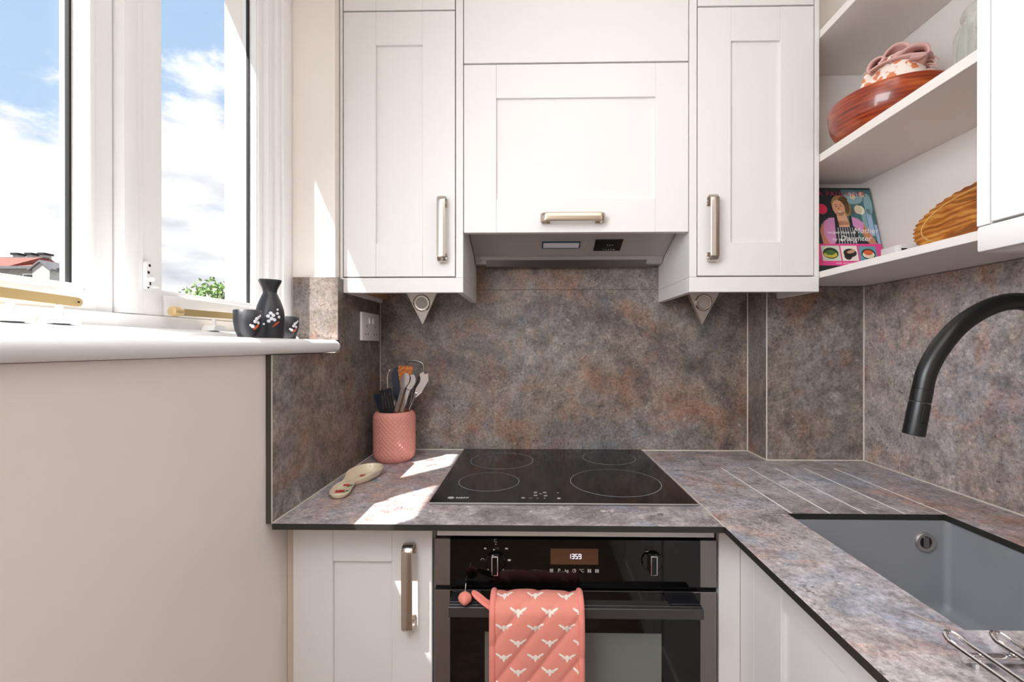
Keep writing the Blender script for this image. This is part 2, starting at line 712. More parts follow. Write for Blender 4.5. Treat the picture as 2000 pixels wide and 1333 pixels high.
def ease(path, n=6):
    """Catmull-Rom through 3-D points"""
    P = [V(p) for p in path]
    out = []
    for i in range(len(P) - 1):
        p0, p1, p2, p3 = P[max(i - 1, 0)], P[i], P[i + 1], P[min(i + 2, len(P) - 1)]
        for k in range(n):
            t = k / n
            out.append(0.5 * ((2 * p1) + (p2 - p0) * t + (2 * p0 - 5 * p1 + 4 * p2 - p3) * t * t + (3 * p1 - p0 - 3 * p2 + p3) * t ** 3))
    out.append(P[-1])
    return out


def struct(name, bm, m, **k):
    return obj(name, bm, m, kind='structure', **k)


# ------------------------------------------------------------------ dimensions
ZT = 0.90                     # worktop level
WL = -0.524                   # painted face of the left wall
SL = -0.512                   # stone face on the left wall
YB = 1.48                     # stone face on the back wall
XW = 1.01                     # stone face on the right wall
XP = 0.717                    # left face of the boxed-in pier
YP = 1.361                    # front face of the pier
YC = 1.19                     # front of the wall cabinets
YR = 1.155                    # stone face of the window reveal
ZH = 2.5                      # ceiling
REAR = -2.3

# ------------------------------------------------------------------ the room
struct('floor', bx(WL - 0.03, XW + 0.05, REAR - 0.05, YB + 0.1, -0.05, 0), FLOORM)
struct('ceiling', bx(-0.85, XW + 0.2, REAR - 0.05, YB + 0.2, ZH, ZH + 0.05), CEILM)
wb = struct('wall_back', bx(-0.85, XW + 0.2, YB + 0.012, YB + 0.15, 0, ZH), WALL)
wr = struct('wall_right', bx(XW + 0.012, XW + 0.15, REAR, YB + 0.012, 0, ZH), WALL)
struct('wall_rear', bx(WL - 0.2, XW + 0.15, REAR - 0.1, REAR, 0, ZH), WALL)
bm = B()
XO = -0.75                    # outer face of the outside wall
box(bm, XO, WL, REAR, 0.20, 0, ZH)                     # left of the recess
box(bm, XO, WL, YR + 0.010, YB + 0.012, 0, ZH)         # right of the recess, its end face is the reveal
box(bm, XO, WL, 0.20, YR + 0.010, 0, 1.232)            # under the sill
box(bm, XO, WL, 0.20, YR + 0.010, 2.23, ZH)            # over the window
box(bm, XO, -0.707, 0.20, 0.30, 1.232, 2.23)
box(bm, XO, -0.707, 1.0645, YR + 0.010, 1.232, 2.23)
box(bm, XO, -0.707, 0.30, 1.0645, 2.17, 2.23)
box(bm, -0.785, XO, 0.10, 1.30, 2.17, 2.32)
wl = struct('wall_left', bm, [WALL])
pier = struct('trim_1', bx(XP + 0.012, XW + 0.012, YP + 0.012, YB + 0.012, 0, ZH), WALL)

# stone splash panels and the sealant lines between them
obj('splash_panel', bx(SL, XP, YB, YB + 0.011, ZT, 1.4380, bev=0.0006), STONE_BACK, wb)
obj('splash_panel', bx(SL, XP, YB, YB + 0.011, 1.4386, 1.62, bev=0.0006), STONE_BACK, wb)
bm = B()
prism(bm, [(0.8589, ZT), (YB, ZT), (YB, 1.43), (YR + 0.0102, 1.43), (YR + 0.0102, 1.232), (0.8589, 1.232)], 'x', WL, SL)
bm.normal_update()
for f in bm.faces:
    if abs(f.normal.x) < 0.5:
        f.material_index = 1
obj('splash_panel', bm, [STONE_LEFT, EDGE], wl)
obj('splash_panel', bx(-0.632, SL, YR, YR + 0.0098, 1.266, 1.4315), STONE_LEFT, wl)
obj('splash_panel', bx(XP, XP + 0.0115, YP + 0.0004, YB - 0.0005, ZT, 1.6), STONE_PIER, pier)
obj('splash_panel', bx(XP + 0.0004, XW - 0.0005, YP, YP + 0.0115, ZT, 1.43), STONE_PIER, pier)
obj('splash_panel', bx(XW, XW + 0.0115, -1.4, YP - 0.0005, ZT, 1.43), STONE_RIGHT, wr)


def bead(parent, p0, p1, r=0.0028):
    bm = B()
    tube(bm, [p0, p1], r, 8)
    obj('sealant_bead', bm, BEAD, parent, smooth=True)


bead(wb, (SL, YB, ZT), (XP, YB, ZT))
bead(wb, (SL, YB, ZT), (SL, YB, 1.43), 0.0016)
bead(wl, (SL, 0.862, ZT), (SL, YB, ZT), 0.002)
bead(wl, (SL, 0.8592, ZT), (SL, 0.8592, 1.232), 0.0012)
bead(pier, (XP, YB, ZT), (XP, YB, 1.44), 0.0026)
bead(pier, (XP, YP, ZT), (XP, YB, ZT))
bead(pier, (XP, YP, ZT), (XP, YP, 1.44), 0.002)
bead(pier, (XP, YP, ZT), (XW, YP, ZT))
bead(wr, (XW, YP, ZT), (XW, YP, 1.43))
bead(wr, (XW, -1.2, ZT), (XW, YP, ZT))

# ------------------------------------------------------------------ window
win = bpy.data.objects.new('window_1', None)
COL.objects.link(win)
win.location = (-0.66, 0.68, 1.265)
BASE[win] = V(win.location)
win['kind'] = 'structure'
XI, XE = -0.657, -0.707       # inner and outer face of the sashes


def moulded(bm, y0, y1, z0, z1, x_in, steps):
    """a post with stepped mouldings; steps: (y_from, y_to, x_front)"""
    for a, b_, xf in steps:
        box(bm, x_in, xf, a, b_, z0, z1, bev=0.0025, seg=2)


ZF0, ZF1 = 1.2655, 2.22
bm = B()
moulded(bm, 0, 0, ZF0, ZF1, XE, [(1.0665, 1.088, -0.668), (1.086, 1.112, -0.655), (1.110, 1.126, -0.645), (1.124, YR + 0.009, -0.638)])
moulded(bm, 0, 0, ZF0, ZF1, XE, [(0.205, 0.385, -0.640)])
box(bm, XE, -0.640, 0.385, 1.0665, 2.175, 2.225, bev=0.002)
box(bm, XE, -0.648, 0.385, 1.0665, ZF0, 1.302, bev=0.003, seg=2)
obj('window_frame', bm, GLOSSW, win, smooth=True)
bm = B()
moulded(bm, 0, 0, 1.300, 2.175, XE + 0.004, [(0.651, 0.6882, -0.664), (0.648, 0.658, -0.660)])
box(bm, XE, -0.668, 0.6882, 0.6906, 1.302, 2.174, mi=1)
obj('mullion', bm, [GLOSSW, DARK], win, smooth=True)


def sash(y0, y1, wl_, wr_, z0, zb, fat):
    bm = B()
    zt, top = 2.174, 2.135
    if fat:
        moulded(bm, 0, 0, z0, zt, XE, [(y0, y0 + 0.026, -0.648), (y0 + 0.024, y0 + 0.041, -0.653), (y0 + 0.039, y0 + wl_ - 0.006, -0.657),
                                       (y0 + wl_ - 0.010, y0 + wl_, -0.664)])
    else:
        moulded(bm, 0, 0, z0, zt, XE, [(y0, y0 + wl_, -0.657)])
    moulded(bm, 0, 0, z0, zt, XE, [(y1 - wr_, y1, -0.672)])
    box(bm, XE, -0.657, y0 + wl_, y1 - wr_, z0, zb - 0.010, bev=0.003, seg=2)
    box(bm, XE, -0.668, y0 + wl_, y1 - wr_, zb - 0.012, zb, bev=0.003, seg=2)
    box(bm, XE, -0.657, y0 + wl_, y1 - wr_, top, zt, bev=0.003)
    s = obj('sash', bm, GLOSSW, win, smooth=True)
    obj('pane', bx(-0.6925, -0.6895, y0 + wl_ - 0.004, y1 - wr_ + 0.004, zb - 0.006, top + 0.006), PANE, s)
    bm = B()
    box(bm, -0.6945, -0.6880, y1 - wr_ - 0.0035, y1 - wr_ + 0.003, zb, top)
    obj('glazing_spacer', bm, DARK, s)
    return s


sash(0.385, 0.6505, 0.006, 0.003, 1.302, 1.342, False)
rs = sash(0.6905, 1.0665, 0.0885, 0.0025, 1.303, 1.351, True)

# sill board with its rounded nosing
bm = B()
prof = [(-0.646, 1.2355), (-0.646, 1.2655)]
prof += [(-0.516 + 0.0155 * math.sin(a), 1.2492 + 0.0163 * math.cos(a)) for a in [PI * i / 8 for i in range(9)]]
prof += [(-0.5225, 1.2329)]
prism(bm, prof, 'y', 0.0, 1.138)
obj('window_sill', bm, GLOSSW, win, smooth=True)
bm = B()
tube(bm, [(-0.516, 1.136, 1.2492), (-0.516, 1.152, 1.2492)], [0.0163, 0.012], 16)
tube(bm, [(-0.522, 1.136, 1.2492), (-0.522, 1.150, 1.2492)], [0.0160, 0.012], 16)
obj('sill_horn', bm, GLOSSW, win, smooth=True)
bm = B()
prism(bm, [(-0.636, 1.2656), (-0.585, 1.2656), (-0.590, 1.2735), (-0.636, 1.2800)], 'y', 0.21, 1.10)
obj('sill_fillet', bm, GLOSSW, win, smooth=True)


def stay(y0, y1, z0, z1, x):
    """brass casement stay: a flat bar with a rounded drilled end, resting on two painted pegs"""
    bm = B()
    dz = (z1 - z0) / (y1 - y0)

    def zz(y):
        return z0 + dz * (y - y0)
    h = 0.0062
    pts = [(y0, zz(y0) - h), (y1, zz(y1) - h)] + [(y1 + h * math.cos(a), zz(y1) + h * math.sin(a)) for a in (-0.9, -0.4, 0, 0.4, 0.9)] + [(y1, zz(y1) + h), (y0, zz(y0) + h)]
    prism(bm, pts, 'x', x - 0.0035, x)
    s = obj('casement_stay', bm, BRASS, win)
    bm = B()
    lathe(bm, [(0, 0.0001), (0.0013, 0.0001), (0.0013, 0.0012), (0, 0.0012)], (x, y1, zz(y1)), 10, 'x')
    obj('drilled_hole', bm, DARK, s)
    return s


st1 = stay(0.43, 0.598, 1.3165, 1.3105, -0.626)
st2 = stay(0.765, 0.95, 1.3105, 1.3135, -0.630)
for yy, zt in ((0.52, 1.304), (0.575, 1.3045), (0.86, 1.303)):
    bm = B()
    prism(bm, [(yy - 0.018, 1.2795), (yy + 0.018, 1.2795), (yy + 0.012, 1.290), (yy - 0.012, 1.290)], 'x', -0.640, -0.616)
    lathe(bm, [(0.0045, 1.289), (0.0038, zt), (0, zt + 0.002)], (-0.628, yy, 0), 12)
    obj('stay_peg', bm, GLOSSW, win, smooth=True)
bm = B()
lathe(bm, [(0, -0.012), (0.008, -0.010), (0.0095, 0.0), (0.007, 0.010), (0, 0.011)], (-0.626, 0.766, 1.3105), 14, 'y')
obj('stay_knob', bm, BRASS, win, smooth=True)
bm = B()
box(bm, -0.654, -0.647, 0.728, 0.738, 1.345, 1.392, bev=0.002)
box(bm, -0.650, -0.636, 0.730, 0.736, 1.358, 1.366, bev=0.002)
box(bm, -0.650, -0.640, 0.738, 0.747, 1.348, 1.352, bev=0.001)
lt = obj('latch_keep', bm, GLOSSW, win, smooth=True)
bm = B()
box(bm, -0.6468, -0.6462, 0.731, 0.735, 1.372, 1.376)
box(bm, -0.6468, -0.6462, 0.7335, 0.737, 1.384, 1.388)
box(bm, -0.6468, -0.6462, 0.7352, 0.7375, 1.353, 1.364)
box(bm, -0.6468, -0.6462, 0.731, 0.734, 1.347, 1.3495)
obj('latch_slot', bm, DARK, lt)

# ------------------------------------------------------------------ outside
gm = simple('gravel_ground', '#7d7c74', 0.95, var=0.3)
struct('ground', bx(-120, -0.80, -20, 160, -0.3, -0.02), gm)
BRICKP = simple('pale_render', '#b9b3ae', 0.8, var=0.2)
ROOFM = simple('red_tile_roof', '#8f5040', 0.8, var=0.35, bump=(8, 0.4, 0.05))
SLATE = simple('grey_slate', '#6d6a6b', 0.7, var=0.2)
hs = thing('townhouse', 'long red tiled townhouse with three chimneys beyond left window pane', 'building', (-36, 30, -0.02))
obj('wall', bx(-48, -27.4, 25.4, 28.2, -0.02, 5.9), BRICKP, hs)
bm = B()
prism(bm, [(24.9, 5.82), (28.7, 5.82), (27.3, 6.70), (26.7, 6.70)], 'x', -48.5, -30.3)
prism(bm, [(24.9, 5.82), (28.7, 5.82), (27.3, 6.32), (26.7, 6.32)], 'x', -30.3, -27.0)
obj('roof', bm, ROOFM, hs)
obj('ridge_cap', bx(-48.5, -30.3, 26.8, 27.2, 6.69, 6.76), SLATE, hs)
bm = B()
prism(bm, [(-28.3, 4.6), (-27.3, 4.6), (-27.3, 5.62), (-27.8, 6.0), (-28.3, 5.62)], 'y', 24.5, 26)
obj('gable', bm, BRICKP, hs)
for ax in (-1, 1):
    bm = B()
    x0 = -27.8
    prism(bm, [(x0, 6.12), (x0 + ax * 0.68, 5.60), (x0 + ax * 0.68, 5.50), (x0, 6.01)], 'y', 24.4, 26)
    obj('gable_verge', bm, SLATE, hs)
for cx in (-32.5, -31.6, -30.8):
    ch = obj('chimney', bx(cx - 0.17, cx + 0.17, 27.2, 27.6, 6.5, 6.98), BRICKP, hs)
    obj('chimney_cap', bx(cx - 0.23, cx + 0.23, 27.1, 27.7, 6.98, 7.10), DARK, ch)
for i in range(10):
    wx = -46.5 + i * 1.9
    f = obj('window', bx(wx - 0.45, wx + 0.45, 25.33, 25.45, 4.4, 5.5), GLOSSW, hs)
    obj('window_pane', bx(wx - 0.36, wx + 0.36, 25.31, 25.36, 4.5, 5.4), SLATE, f)
obj('gutter', bx(-48.5, -27.0, 24.75, 24.95, 5.68, 5.84), SLATE, hs)

sh = thing('shrub', 'small green shrub growing outside behind the right window pane', 'plant', (-2.95, 4.0, -0.02))
LEAF = simple('leaf_green', '#7fa350', 0.7, var=0.4)
STEM = simple('twig_brown', '#4b3a2c', 0.8, var=0.3)
bm = B()
for i in range(900):
    th, ph = random.uniform(0, 2 * PI), math.acos(random.uniform(-0.6, 1))
    r = 0.24 * random.uniform(0.5, 1.05)
    c = V((-2.95 + r * math.sin(ph) * math.cos(th), 4 + r * math.sin(ph) * math.sin(th), 1.63 + r * 0.95 * math.cos(ph)))
    u = V((random.uniform(-1, 1), random.uniform(-1, 1), random.uniform(-.4, 1))).normalized()
    w = u.cross(V((random.uniform(-1, 1), random.uniform(-1, 1), random.uniform(-1, 1)))).normalized()
    l = random.uniform(0.028, 0.05)
    poly3(bm, [c, c + u * l * .5 + w * l * .28, c + u * l, c + u * l * .5 - w * l * .28])
obj('foliage', bm, LEAF, sh, kind='stuff')
for i in range(9):
    bm = B()
    a = random.uniform(0, 2 * PI)
    tp = V((-2.95 + 0.13 * math.cos(a), 4 + 0.13 * math.sin(a), 1.62 + random.uniform(0, 0.20)))
    tube(bm, ease([(-2.95, 4, -0.02), (-2.95 + 0.05 * math.cos(a), 4 + 0.05 * math.sin(a), 0.9), tp], 4), [0.012] * 4 + [0.007] * 4 + [0.002], 6)
    obj('stem', bm, STEM, sh, smooth=True)

# ------------------------------------------------------------------ worktops


def slab(name, xs, ys, hgt, zb, mats, label, loc):
    """a slab from a grid of cells; hgt(i,j) gives the top of a cell or None for a cut-out"""
    bm = B()
    cache = {}

    def vv(x, y, z):
        k = (round(x, 5), round(y, 5), round(z, 5))
        if k not in cache:
            cache[k] = bm.verts.new(k)
        return cache[k]
    nx, ny = len(xs) - 1, len(ys) - 1

    def H(i, j):
        return hgt(i, j) if 0 <= i < nx and 0 <= j < ny else None

    def face(ps, mi):
        try:
            bm.faces.new([vv(*p) for p in ps]).material_index = mi
        except ValueError:
            pass
    for i in range(nx):
        for j in range(ny):
            h = H(i, j)
            if h is None:
                continue
            x0, x1, y0, y1 = xs[i], xs[i + 1], ys[j], ys[j + 1]
            face([(x0, y0, h), (x1, y0, h), (x1, y1, h), (x0, y1, h)], 0 if h > ZT - 0.001 else 2)
            face([(x0, y1, zb), (x1, y1, zb), (x1, y0, zb), (x0, y0, zb)], 1)
            for di, dj, p, q in ((-1, 0, (x0, y1), (x0, y0)), (1, 0, (x1, y0), (x1, y1)), (0, -1, (x0, y0), (x1, y0)), (0, 1, (x1, y1), (x0, y1))):
                n = H(i + di, j + dj)
                if n is None:
                    face([(*p, zb), (*q, zb), (*q, h), (*p, h)], 1)
                elif n < h - 1e-6:
                    face([(*p, n), (*q, n), (*q, h), (*p, h)], 2)
    o = obj(name, bm, mats, loc=loc)
    return tag(o, label, 'worktop')


XJ = 0.372
GROOVE = simple('groove_sheen', '#eae5e0', 0.35, var=0.1)  # pale colour paints in the sheen along the drainer grooves
slab('worktop', [SL + 0.0005, XJ - 0.0006], [0.8589, YB - 0.0005], lambda i, j: ZT, ZT - 0.012, [STONE_TOP, CORE, GROOVE],
     'brown grey stone effect worktop under the black hob against the back wall', (-0.07, 1.17, 0.888))
gx = [0.5425, 0.622, 0.696, 0.777, 0.861]
gw = 0.0044
SX0, SX1, SY0, SY1 = 0.532, 0.8595, 0.552, 0.930
xs = sorted([XJ, SX0, SX1 - 0.004, XP - 0.0005, XW - 0.0005] + [g - gw / 2 for g in gx[:4]] + [g + gw / 2 for g in gx[:4]] + [gx[4] - gw / 2, gx[4] + gw / 2])
ys = [-1.3, SY0, SY1, SY1 + 0.0015, 1.275, YP - 0.0005, YB - 0.0005]


def top_h(i, j):
    x = (xs[i] + xs[i + 1]) / 2
    y = (ys[j] + ys[j + 1]) / 2
    if y > YP - 0.0006 and x > XP - 0.001:
        return None
    if SX0 < x < SX1 - 0.004 and SY0 < y < SY1:
        return None
    if SY1 + 0.001 < y < 1.275 and any(abs(x - g) < gw / 2 for g in gx):
        return ZT - 0.0022
    return ZT


slab('worktop', xs, ys, top_h, ZT - 0.012, [STONE_TOP2, CORE, GROOVE],
     'stone effect worktop with drainer grooves and sink cut out along the right wall', (0.69, 0.2, 0.888))
jl = bpy.data.objects['worktop.001']
bm = B()
box(bm, XJ - 0.0016, XJ + 0.0012, 0.8591, YB - 0.003, ZT - 0.001, ZT + 0.0003)
obj('joint_line', bm, BEAD, jl)

# sink bowl
snk = thing('sink', 'dark grey granite undermount sink bowl set in the right worktop', 'sink', (0.695, 0.74, 0.70))


def rrect(x0, x1, y0, y1, r, z, n=6):
    pts = []
    for cx, cy, a in ((x1 - r, y1 - r, 0), (x0 + r, y1 - r, PI / 2), (x0 + r, y0 + r, PI), (x1 - r, y0 + r, 1.5 * PI)):
        for i in range(n + 1):
            t = a + PI / 2 * i / n
            pts.append((cx + r * math.cos(t), cy + r * math.sin(t), z))
    return pts


bm = B()
x0, x1, y0, y1 = SX0 + 0.003, SX1 - 0.001, SY0 + 0.002, SY1 - 0.003
loops = [rrect(x0 - 0.03, x1 + 0.03, y0 - 0.03, y1 + 0.03, 0.03, 0.8875), rrect(x0, x1, y0, y1, 0.012, 0.8875)]
for k in range(0, 1):
    loops.append(rrect(x0, x1, y0, y1, 0.012, 0.72))
for a in (0.4, 0.8, 1.2, PI / 2):
    d = 0.022 * (1 - math.cos(a))
    loops.append(rrect(x0 + d, x1 - d, y0 + d, y1 - d, 0.014, 0.72 - 0.022 * math.sin(a)))
rings = [[bm.verts.new(p) for p in l] for l in loops]
for A, C in zip(rings[:-1], rings[1:]):
    n = len(A)
    for k in range(n):
        bm.faces.new((A[k], A[(k + 1) % n], C[(k + 1) % n], C[k]))
bm.faces.new(rings[-1])
obj('bowl', bm, SINKM, snk, smooth=True)
bm = B()
lathe(bm, [(0.0125, -0.0005), (0.0125, -0.004), (0.019, -0.005), (0.0205, -0.002), (0.0205, 0.001)], (0.812, SY1 - 0.003, 0.8445), 32, 'y', close=False)
ov = obj('overflow_ring', bm, LIGHTM, snk, smooth=True, label='chrome overflow ring')
bm = B()
lathe(bm, [(0, -0.0012), (0.0125, -0.0012)], (0.812, SY1 - 0.003, 0.8445), 24, 'y', close=False)
obj('overflow_hole', bm, DARK, ov)
bm = B()
box(bm, 0.8065, 0.8175, SY1 - 0.0085, SY1 - 0.0045, 0.8335, 0.8555, bev=0.001)
for k in range(5):
    box(bm, 0.8075, 0.8165, SY1 - 0.0092, SY1 - 0.0083, 0.8350 + k * 0.0042, 0.8368 + k * 0.0042)
obj('overflow_grille', bm, STEEL, ov)
bm = B()
lathe(bm, [(0, 0.699), (0.03, 0.699), (0.038, 0.7005), (0.042, 0.6985)], (0.695, 0.74, 0), 32)
obj('drain', bm, CHROME, snk, smooth=True)

# tap
tp = thing('kitchen_tap', 'matt black gooseneck tap with pull-out spray head over the sink', 'tap', (0.945, 0.78, ZT))
bm = B()
lathe(bm, [(0, 0), (0.027, 0), (0.027, 0.006), (0.020, 0.012), (0.018, 0.06), (0.018, 0.11), (0.0155, 0.115)], (0.945, 0.78, ZT), 28)
obj('base', bm, BLACKM, tp, smooth=True)
bm = B()
path = ease([(0.945, 0.78, 1.0), (0.945, 0.78, 1.12), (0.941, 0.78, 1.20), (0.925, 0.78, 1.262), (0.897, 0.78, 1.304), (0.862, 0.78, 1.324), (0.822, 0.78, 1.326),
             (0.780, 0.78, 1.311), (0.740, 0.78, 1.283), (0.707, 0.78, 1.243), (0.687, 0.78, 1.205), (0.6795, 0.78, 1.175)], 6)
tube(bm, path, 0.0148, 20)
obj('spout', bm, BLACKM, tp, smooth=True)
sd = V((-0.013, 0, -0.0675)).normalized()
h0 = V((0.6793, 0.78, 1.1745))
bm = B()
tube(bm, [h0, h0 + sd * 0.0225], 0.0152, 24)
tube(bm, [h0 + sd * 0.0235, h0 + sd * 0.030, h0 + sd * 0.0805, h0 + sd * 0.0815], [0.0150, 0.0156, 0.0160, 0.0150], 24)
hd = obj('spray_head', bm, BLACKM, tp, smooth=True)
bm = B()
c0 = h0 + sd * 0.042
m4 = Matrix.Translation(c0) @ Matrix.Rotation(-math.atan2(sd.x, -sd.z) if False else 0.19, 4, 'Y')
bb = B()
box(bb, -0.0065, 0.0045, -0.0172, -0.012, -0.016, 0.016, bev=0.0015, seg=2)
bb.transform(m4)
obj('spray_button', bb, simple('black_rubber', '#050506', 0.6), hd)
bm = B()
tube(bm, [(0.945, 0.78, 0.985), (0.945, 0.725, 0.992), (0.945, 0.690, 1.02)], [0.010, 0.007, 0.005], 12)
obj('lever', bm, BLACKM, tp, smooth=True)

# ------------------------------------------------------------------ cabinet parts


class Plane:
    """u across, v up, w out of a front: 'y' faces -y at y=at; 'x' faces -x at x=at"""
    def __init__(s, face, at):
        s.face, s.at = face, at

    def box(s, bm, u0, u1, v0, v1, w0, w1, **k):
        if s.face == 'y':
            box(bm, u0, u1, s.at - w1, s.at - w0, v0, v1, **k)
        else:
            box(bm, s.at - w1, s.at - w0, u0, u1, v0, v1, **k)

    def pt(s, u, v, w):
        return V((u, s.at - w, v)) if s.face == 'y' else V((s.at - w, u, v))


def shaker(parent, pl, u0, u1, v0, v1, sw=0.088, rail=0.09, name='door', mat=None):
    """a framed door: two stiles, two rails and a sunk panel; the front is at w = 0"""
    mat = mat or CAB
    bm = B()
    g = 0.0002
    pl.box(bm, u0, u0 + sw, v0, v1, -0.019, 0, bev=0.0008)
    pl.box(bm, u1 - sw, u1, v0, v1, -0.019, 0, bev=0.0008)
    pl.box(bm, u0 + sw + g, u1 - sw - g, v1 - rail, v1, -0.019, -0.0002, bev=0.0008)
    pl.box(bm, u0 + sw + g, u1 - sw - g, v0, v0 + rail, -0.019, -0.0002, bev=0.0008)
    d = obj(name, bm, mat, parent)
    bm = B()
    pl.box(bm, u0 + sw - 0.005, u1 - sw + 0.005, v0 + rail - 0.005, v1 - rail + 0.005, -0.016, -0.0075)
    obj('door_panel', bm, mat, d)
    return d


def bow_handle(parent, pl, u, v, length, vertical=True, mat=None):
    """a flat strap handle whose two ends roll back to the door"""
    h = length / 2
    prof = [(-(h - 0.016), 0.0), (-(h - 0.006), 0.003), (-(h - 0.0005), 0.010), (-(h - 0.001), 0.020), (-(h - 0.008), 0.027), (-(h - 0.018), 0.029)]
    prof = prof + [(0, 0.0295)] + [(-a, b) for a, b in prof[::-1]]
    bm = B()
    P = []
    for a, b in prof:
        P.append(pl.pt(u, v + a, b) if vertical else pl.pt(u + a, v, b))
    Pc = ease(P, 4)
    side = pl.pt(1, 0, 0) - pl.pt(0, 0, 0) if vertical else pl.pt(0, 1, 0) - pl.pt(0, 0, 0)
    rings = []
    for i, p in enumerate(Pc):
        t = (Pc[min(i + 1, len(Pc) - 1)] - Pc[max(i - 1, 0)]).normalized()
        nrm = t.cross(side)
        rings.append([bm.verts.new(p + side * a * 0.0112 + nrm * b * 0.0022) for a, b in
                      ((-1, -.5), (-.85, -1), (.85, -1), (1, -.5), (1, .5), (.85, 1), (-.85, 1), (-1, .5))])
    for A, C in zip(rings[:-1], rings[1:]):
        for k in range(8):
            bm.faces.new((A[k], A[(k + 1) % 8], C[(k + 1) % 8], C[k]))
    bm.faces.new(rings[0])
    bm.faces.new(rings[-1])
    for s in (-1, 1):     # the collars where the strap meets the door
        vv = v + s * (h - 0.018) if vertical else v
        uu = u if vertical else u + s * (h - 0.018)
        if vertical:
            pl.box(bm, uu - 0.0112, uu + 0.0112, vv - 0.006, vv + 0.006, 0, 0.004, bev=0.001)
        else:
            pl.box(bm, uu - 0.006, uu + 0.006, vv - 0.0112, vv + 0.0112, 0, 0.004, bev=0.001)
    return obj('handle', bm, mat or (NICKEL if vertical else NICKEL_H), parent, smooth=True, label='brushed nickel bow handle')


PB = Plane('y', YC)
ZP0, ZP1 = 1.3945, 1.4346     # pelmet
ZD1 = 2.156                   # top of the tall wall doors


def wall_cabinet(x0, x1, dx0, dx1, hx, label, left_return):
    t = thing('wall_cabinet', label, 'cabinet', ((x0 + x1) / 2, 1.33, ZP0))
    bm = B()
    box(bm, x0, dx0 - 0.0028, YC, YB - 0.001, ZP1 + 0.0003, ZH - 0.002, bev=0.0006)
    box(bm, dx1 + 0.0028, x1, YC, YB - 0.001, ZP1 + 0.0003, ZH - 0.002, bev=0.0006)
    box(bm, dx0 - 0.001, dx1 + 0.001, YC + 0.024, YB - 0.001, ZP1 + 0.022, ZH - 0.002)
    obj('carcass', bm, CAB, t)
    bm = B()
    box(bm, x0, x1, YC, YC + 0.018, ZP0, ZP1, bev=0.0008)
    box(bm, x1 - 0.018, x1, YC + 0.0185, YB - 0.001, ZP0, ZP1, bev=0.0008)
    box(bm, x0, x0 + 0.018, YC + 0.0185, YB - 0.001, ZP0, ZP1, bev=0.0008)
    p = obj('pelmet', bm, CAB, t)
    bm = B()
    box(bm, x0 + 0.0185, x0 + 0.034, YC + 0.02, YB - 0.002, ZP0 + 0.012, ZP1 + 0.02)
    obj('fixing_batten', bm, RAWOOD, p)
    d = shaker(t, PB, dx0, dx1, ZP1 + 0.0035, ZD1)
    bow_handle(d, PB, hx, 1.562, 0.172)
    shaker(t, PB, dx0, dx1, ZD1 + 0.0042, ZH - 0.01, name='upper_door')
    return t


wall_cabinet(-0.5215, -0.1862, -0.5115, -0.2085, -0.2405, 'tall white shaker wall cabinet left of the extractor with handle on its right', True)
wall_cabinet(0.4210, 0.7648, 0.4436, 0.7505, 0.4778, 'tall white shaker wall cabinet right of the extractor with handle on its left', True)

# bridging cabinet with its lift-up flap
bc = thing('bridge_cabinet', 'white cabinet with lift-up shaker flap between the two tall wall cabinets', 'cabinet', (0.1175, 1.33, 1.555))
HX0, HX1 = -0.1850, 0.4198
obj('carcass', bx(HX0, HX1, YC + 0.021, YB - 0.001, 1.585, ZH - 0.002), CAB, bc)
fl = shaker(bc, PB, HX0 + 0.001, HX1 - 0.001, 1.556, 2.0095, sw=0.0875, rail=0.0905, name='flap_door')
bow_handle(fl, PB, 0.1085, 1.590, 0.168, vertical=False)
bm = B()
PB.box(bm, HX0 + 0.001, HX1 - 0.001, 2.0140, ZH - 0.01, -0.019, 0, bev=0.0008)
obj('fascia_panel', bm, CAB, bc)

# extractor
ex = thing('extractor_hood', 'stainless steel extractor tucked under the white flap over the hob', 'extractor', (0.1175, 1.36, 1.51))
bm = B()
X0, X1 = HX0 + 0.0015, HX1 - 0.0015
prism(bm, [(1.292, 1.5845), (1.292, 1.5805), (1.4005, 1.5375), (1.4030, 1.5365), (1.4130, 1.5365), (1.4330, 1.5155), (1.476, 1.5155), (1.476, 1.5845)], 'x', X0, X1)
obj('body', bm, simple('hood_steel', '#c4c0be', 0.36, 0.45, var=0.03), ex)
sl = V((0, 1.4005 - 1.292, 1.5375 - 1.5805)).normalized()
nn = V((0, sl.z, -sl.y)).normalized()
if nn.z > 0:
    nn = -nn


def hood_plate(u0, u1, s0, s1, th, bev=0.0):
    """a plate on the sloping face: s runs down the slope from its top edge"""
    bb = bx(u0, u1, s0, s1, 0, th, bev=bev)
    o = V((0, 1.292, 1.5805))
    M = Matrix(((1, 0, 0, 0), (0, sl.y, nn.y, o.y), (0, sl.z, nn.z, o.z), (0, 0, 0, 1)))
    bb.transform(M)
    return bb


